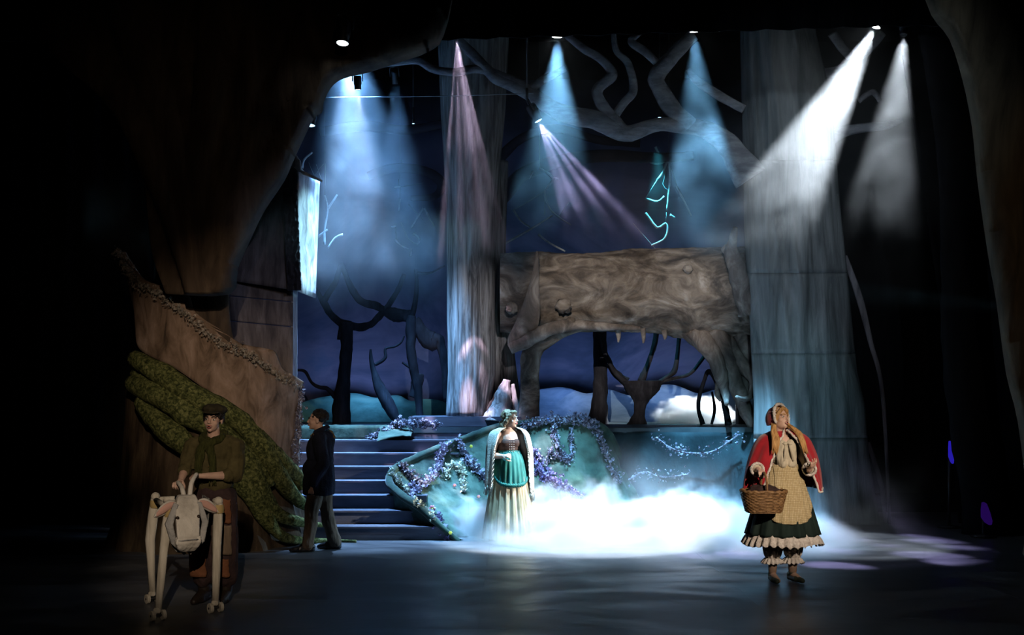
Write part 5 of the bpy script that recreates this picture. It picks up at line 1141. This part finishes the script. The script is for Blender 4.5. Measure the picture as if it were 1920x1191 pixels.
for sx in (-1, 1):
    m = MB(); m.add(*ico(Wc((sx * .090, -.098, .075)), .017, 2)); m.build('eye', M['iris'], hd)
    def ear(u, v, sx=sx):
        w = math.sin(math.pi * u) ** .7 * .050; L = .20 * u
        return Wc((sx * (.085 + L), .02 - .025 * math.cos((v - .5) * 2.6), .185 - .10 * u ** 1.6 + (v - .5) * 2 * w))
    m = MB().add(*shell(*grid(14, 8, ear), hmx @ V(0, .012, 0))).build('ear', M['canvas'], hd)
    e2 = MB().add(*shell(*grid(10, 6, lambda u, v: Vector(ear(.12 + .76 * u, .16 + .68 * v)) + hmx @ V(0, -.008, 0)), hmx @ V(0, .004, 0))); e2.build('ear_lining', M['ear_pink'], m)
def sag(u, v):
    a = math.pi * (1.0 + u); w = .20 * (1 - .15 * v); z = .20 - .44 * math.sin(math.pi * u) ** .8 * (1 - .1 * v)
    n_ = (.022 * mnoise.noise(V(u * 9, v * 7, 1)) + .012 * math.sin(u * 30 + v * 5)) * math.sin(math.pi * u)
    return Wc((w * math.cos(a) + n_, .06 + .50 * v, z + n_))
MB().add(*shell(*grid(44, 26, sag), (0, 0, .006))).build('body_cloth', M['gauze'], cw_t)
m = MB()
for sx in (-1, 1): m.add(*tube([Wc((sx * .10, -.06, .19)), Wc((sx * .155, -.02, .02)), Wc((sx * .12, -.04, -.13)), Wc((sx * .02, -.03, -.235))], [.02, .03, .028, .012], 8, flat=(.35, 1), rough=.3, rs=9))
m.build('hanging_gauze', M['gauze'], cw_t)
for hpx in ((345, 932, 341, 915, 334, 905), (356, 930, 359, 906, 368, 890)):
    pts = [P(hpx[0], hpx[1], 8.98), P(hpx[2], hpx[3], 9.04), P(hpx[4], hpx[5], 9.16), P(hpx[4] + 1, hpx[5] + 4, 9.27)]
    q = crom([tuple(p) for p in pts], 5); MB().add(*tube([V(*p) for p in q], [.021 - .006 * i / len(q) for i in range(len(q))], 10)).build('horn_handle', M['canvas'], cw_t)
# ------------------------------------------------------------------ haze and fog (voxel volumes filled by geometry nodes)
def volume_cloud(name, lo, hi, res, build, color=(0.95, 0.97, 1.0), aniso=0.15, scale=1.0, step=0.0):
    v = bpy.data.volumes.new(name); o = bpy.data.objects.new(name, v); COL.objects.link(o)
    t = bpy.data.node_groups.new(name, 'GeometryNodeTree')
    t.interface.new_socket('Geometry', in_out='INPUT', socket_type='NodeSocketGeometry')
    t.interface.new_socket('Geometry', in_out='OUTPUT', socket_type='NodeSocketGeometry')
    go = t.nodes.new('NodeGroupOutput')
    vc = t.nodes.new('GeometryNodeVolumeCube')
    vc.inputs['Min'].default_value = lo; vc.inputs['Max'].default_value = hi
    for ax, i in (('X', 0), ('Y', 1), ('Z', 2)): vc.inputs['Resolution ' + ax].default_value = max(4, int((hi[i] - lo[i]) / res))
    vc.inputs['Background'].default_value = 0.0
    t.links.new(build(t), vc.inputs['Density'])
    m = bpy.data.materials.new(name); m.use_nodes = True; n = m.node_tree; n.nodes.clear()
    out = N(n, 'ShaderNodeOutputMaterial'); pv = N(n, 'ShaderNodeVolumePrincipled')
    pv.inputs['Color'].default_value = (*color, 1); pv.inputs['Anisotropy'].default_value = aniso
    pv.inputs['Density'].default_value = scale
    n.links.new(pv.outputs[0], out.inputs['Volume'])
    sm = t.nodes.new('GeometryNodeSetMaterial'); sm.inputs['Material'].default_value = m
    t.links.new(vc.outputs[0], sm.inputs['Geometry']); t.links.new(sm.outputs[0], go.inputs[0])
    md = o.modifiers.new('fill', 'NODES'); md.node_group = t
    v.materials.append(m)
    v.render.step_size = step
    return o
def pos_xyz(t):
    p = t.nodes.new('GeometryNodeInputPosition'); s = t.nodes.new('ShaderNodeSeparateXYZ'); t.links.new(p.outputs[0], s.inputs[0])
    return p.outputs[0], s.outputs[0], s.outputs[1], s.outputs[2]
def noise_of(t, vec, scale, detail=3.0, rough=0.55, dist=0.5):
    n = t.nodes.new('ShaderNodeTexNoise'); n.inputs['Scale'].default_value = scale; n.inputs['Detail'].default_value = detail
    n.inputs['Roughness'].default_value = rough; n.inputs['Distortion'].default_value = dist
    t.links.new(vec, n.inputs['Vector']); return n.outputs[0]
def haze_field(t):
    p, x, y, z = pos_xyz(t)
    nz = noise_of(t, p, 0.7, 4.0, 0.6, 0.8)
    wisp = smooth(t, nz, 0.38, 0.66, 0.10, 1.0)
    n2 = noise_of(t, p, 1.9, 4.0, 0.65, 1.2)
    wisp = math_node(t, 'MULTIPLY', wisp, smooth(t, n2, 0.34, 0.66, 0.35, 1.35))
    zz = math_node(t, 'ADD', z, math_node(t, 'ADD', math_node(t, 'MULTIPLY', math_node(t, 'SUBTRACT', nz, 0.5), 1.7), smooth(t, x, -1.6, 0.2, 0.8, 0.0)))
    up = math_node(t, 'MULTIPLY', smooth(t, zz, 3.9, 4.9, 0.02, 1.0), smooth(t, z, 2.8, 3.3))
    back = smooth(t, y, 12.8, 13.5)
    return math_node(t, 'MULTIPLY', math_node(t, 'MULTIPLY', wisp, up), back)
haze = volume_cloud('stage_haze', (-5.5, 12.75, 2.8), (6.5, 18.5, 7.4), 0.09, haze_field, scale=0.10, step=0.4)
# ground fog pouring over the floor in front of the bank
def fog_field(t):
    p, x, y, z = pos_xyz(t)
    n1 = noise_of(t, p, 1.1, 3.0, 0.55, 0.5); n2 = noise_of(t, p, 3.2, 5.0, 0.65, 0.4)
    lx = smooth(t, math_node(t, 'ADD', x, math_node(t, 'MULTIPLY', math_node(t, 'SUBTRACT', y, 13.7), 0.7)), -0.80, -0.30); rx = smooth(t, x, 3.0, 5.2, 1.0, 0.0)
    fy = smooth(t, y, 11.9, 14.0)
    env = math_node(t, 'MULTIPLY', math_node(t, 'MULTIPLY', lx, rx), fy)
    top = math_node(t, 'MULTIPLY', env, 0.50)
    top = math_node(t, 'ADD', top, math_node(t, 'MULTIPLY', math_node(t, 'SUBTRACT', n1, 0.5), math_node(t, 'MULTIPLY', env, 1.3)))
    top = math_node(t, 'ADD', top, math_node(t, 'MULTIPLY', math_node(t, 'SUBTRACT', n2, 0.5), math_node(t, 'MULTIPLY', env, 0.7)))
    dense = smooth(t, math_node(t, 'SUBTRACT', top, z), 0.0, 0.22)
    return math_node(t, 'MULTIPLY', dense, math_node(t, 'MULTIPLY', lx, rx))
fog = volume_cloud('ground_fog', (-1.5, 11.9, 0.0), (5.3, 15.4, 1.2), 0.04, fog_field, (0.98, 0.99, 1.0), 0.0, 5.5, 0.10)
tag(fog, 'thick white fog rolling over the stage floor around the woman', 'fog', kind='stuff')
# thin mist drifting up in front of the dark teal cloth and round the right tree
def mist_field(t):
    p, x, y, z = pos_xyz(t)
    n1 = noise_of(t, p, 1.0, 4.0, 0.6, 0.8)
    k = smooth(t, n1, 0.40, 0.72)
    k = math_node(t, 'MULTIPLY', k, smooth(t, z, 0.1, 1.3, 1.0, 0.0))
    k = math_node(t, 'MULTIPLY', k, math_node(t, 'MULTIPLY', smooth(t, x, 0.8, 2.0), smooth(t, x, 5.4, 6.4, 1.0, 0.0)))
    return math_node(t, 'MULTIPLY', k, math_node(t, 'MULTIPLY', smooth(t, y, 13.6, 14.3), smooth(t, y, 15.0, 15.4, 1.0, 0.0)))
mist = volume_cloud('drifting_mist', (0.7, 13.5, 0.0), (6.5, 15.45, 1.8), 0.08, mist_field, (0.95, 0.98, 1.0), 0.0, 0.32, 0.2)
tag(mist, 'thin blue mist drifting up before the teal cloth and the right tree', 'mist', kind='stuff')
# bright puff on the platform behind the log
def puff_field(t):
    p, x, y, z = pos_xyz(t)
    n1 = noise_of(t, p, 2.6, 4.0, 0.6, 0.2)
    cx = 3.08; cy = 17.95
    e = math_node(t, 'POWER', math_node(t, 'DIVIDE', math_node(t, 'SUBTRACT', x, cx), 0.72), 2.0)
    e = math_node(t, 'ADD', e, math_node(t, 'POWER', math_node(t, 'DIVIDE', math_node(t, 'SUBTRACT', y, cy), 0.5), 2.0))
    e = math_node(t, 'ADD', e, math_node(t, 'POWER', math_node(t, 'DIVIDE', math_node(t, 'SUBTRACT', z, 1.40), 0.46), 2.0))
    e = math_node(t, 'ADD', e, math_node(t, 'MULTIPLY', math_node(t, 'SUBTRACT', n1, 0.5), 2.2))
    return smooth(t, e, 0.75, 1.05, 1.0, 0.0)
puff = volume_cloud('smoke_puff', (2.1, 17.2, 1.4), (4.0, 18.7, 2.2), 0.04, puff_field, (0.98, 0.99, 1.0), 0.0, 6.0, 0.08)
tag(puff, 'bright white billow of smoke on the platform behind the log', 'smoke', kind='stuff')
tag(haze, 'thin theatrical haze hanging in the light beams over the stage', 'haze', kind='stuff')
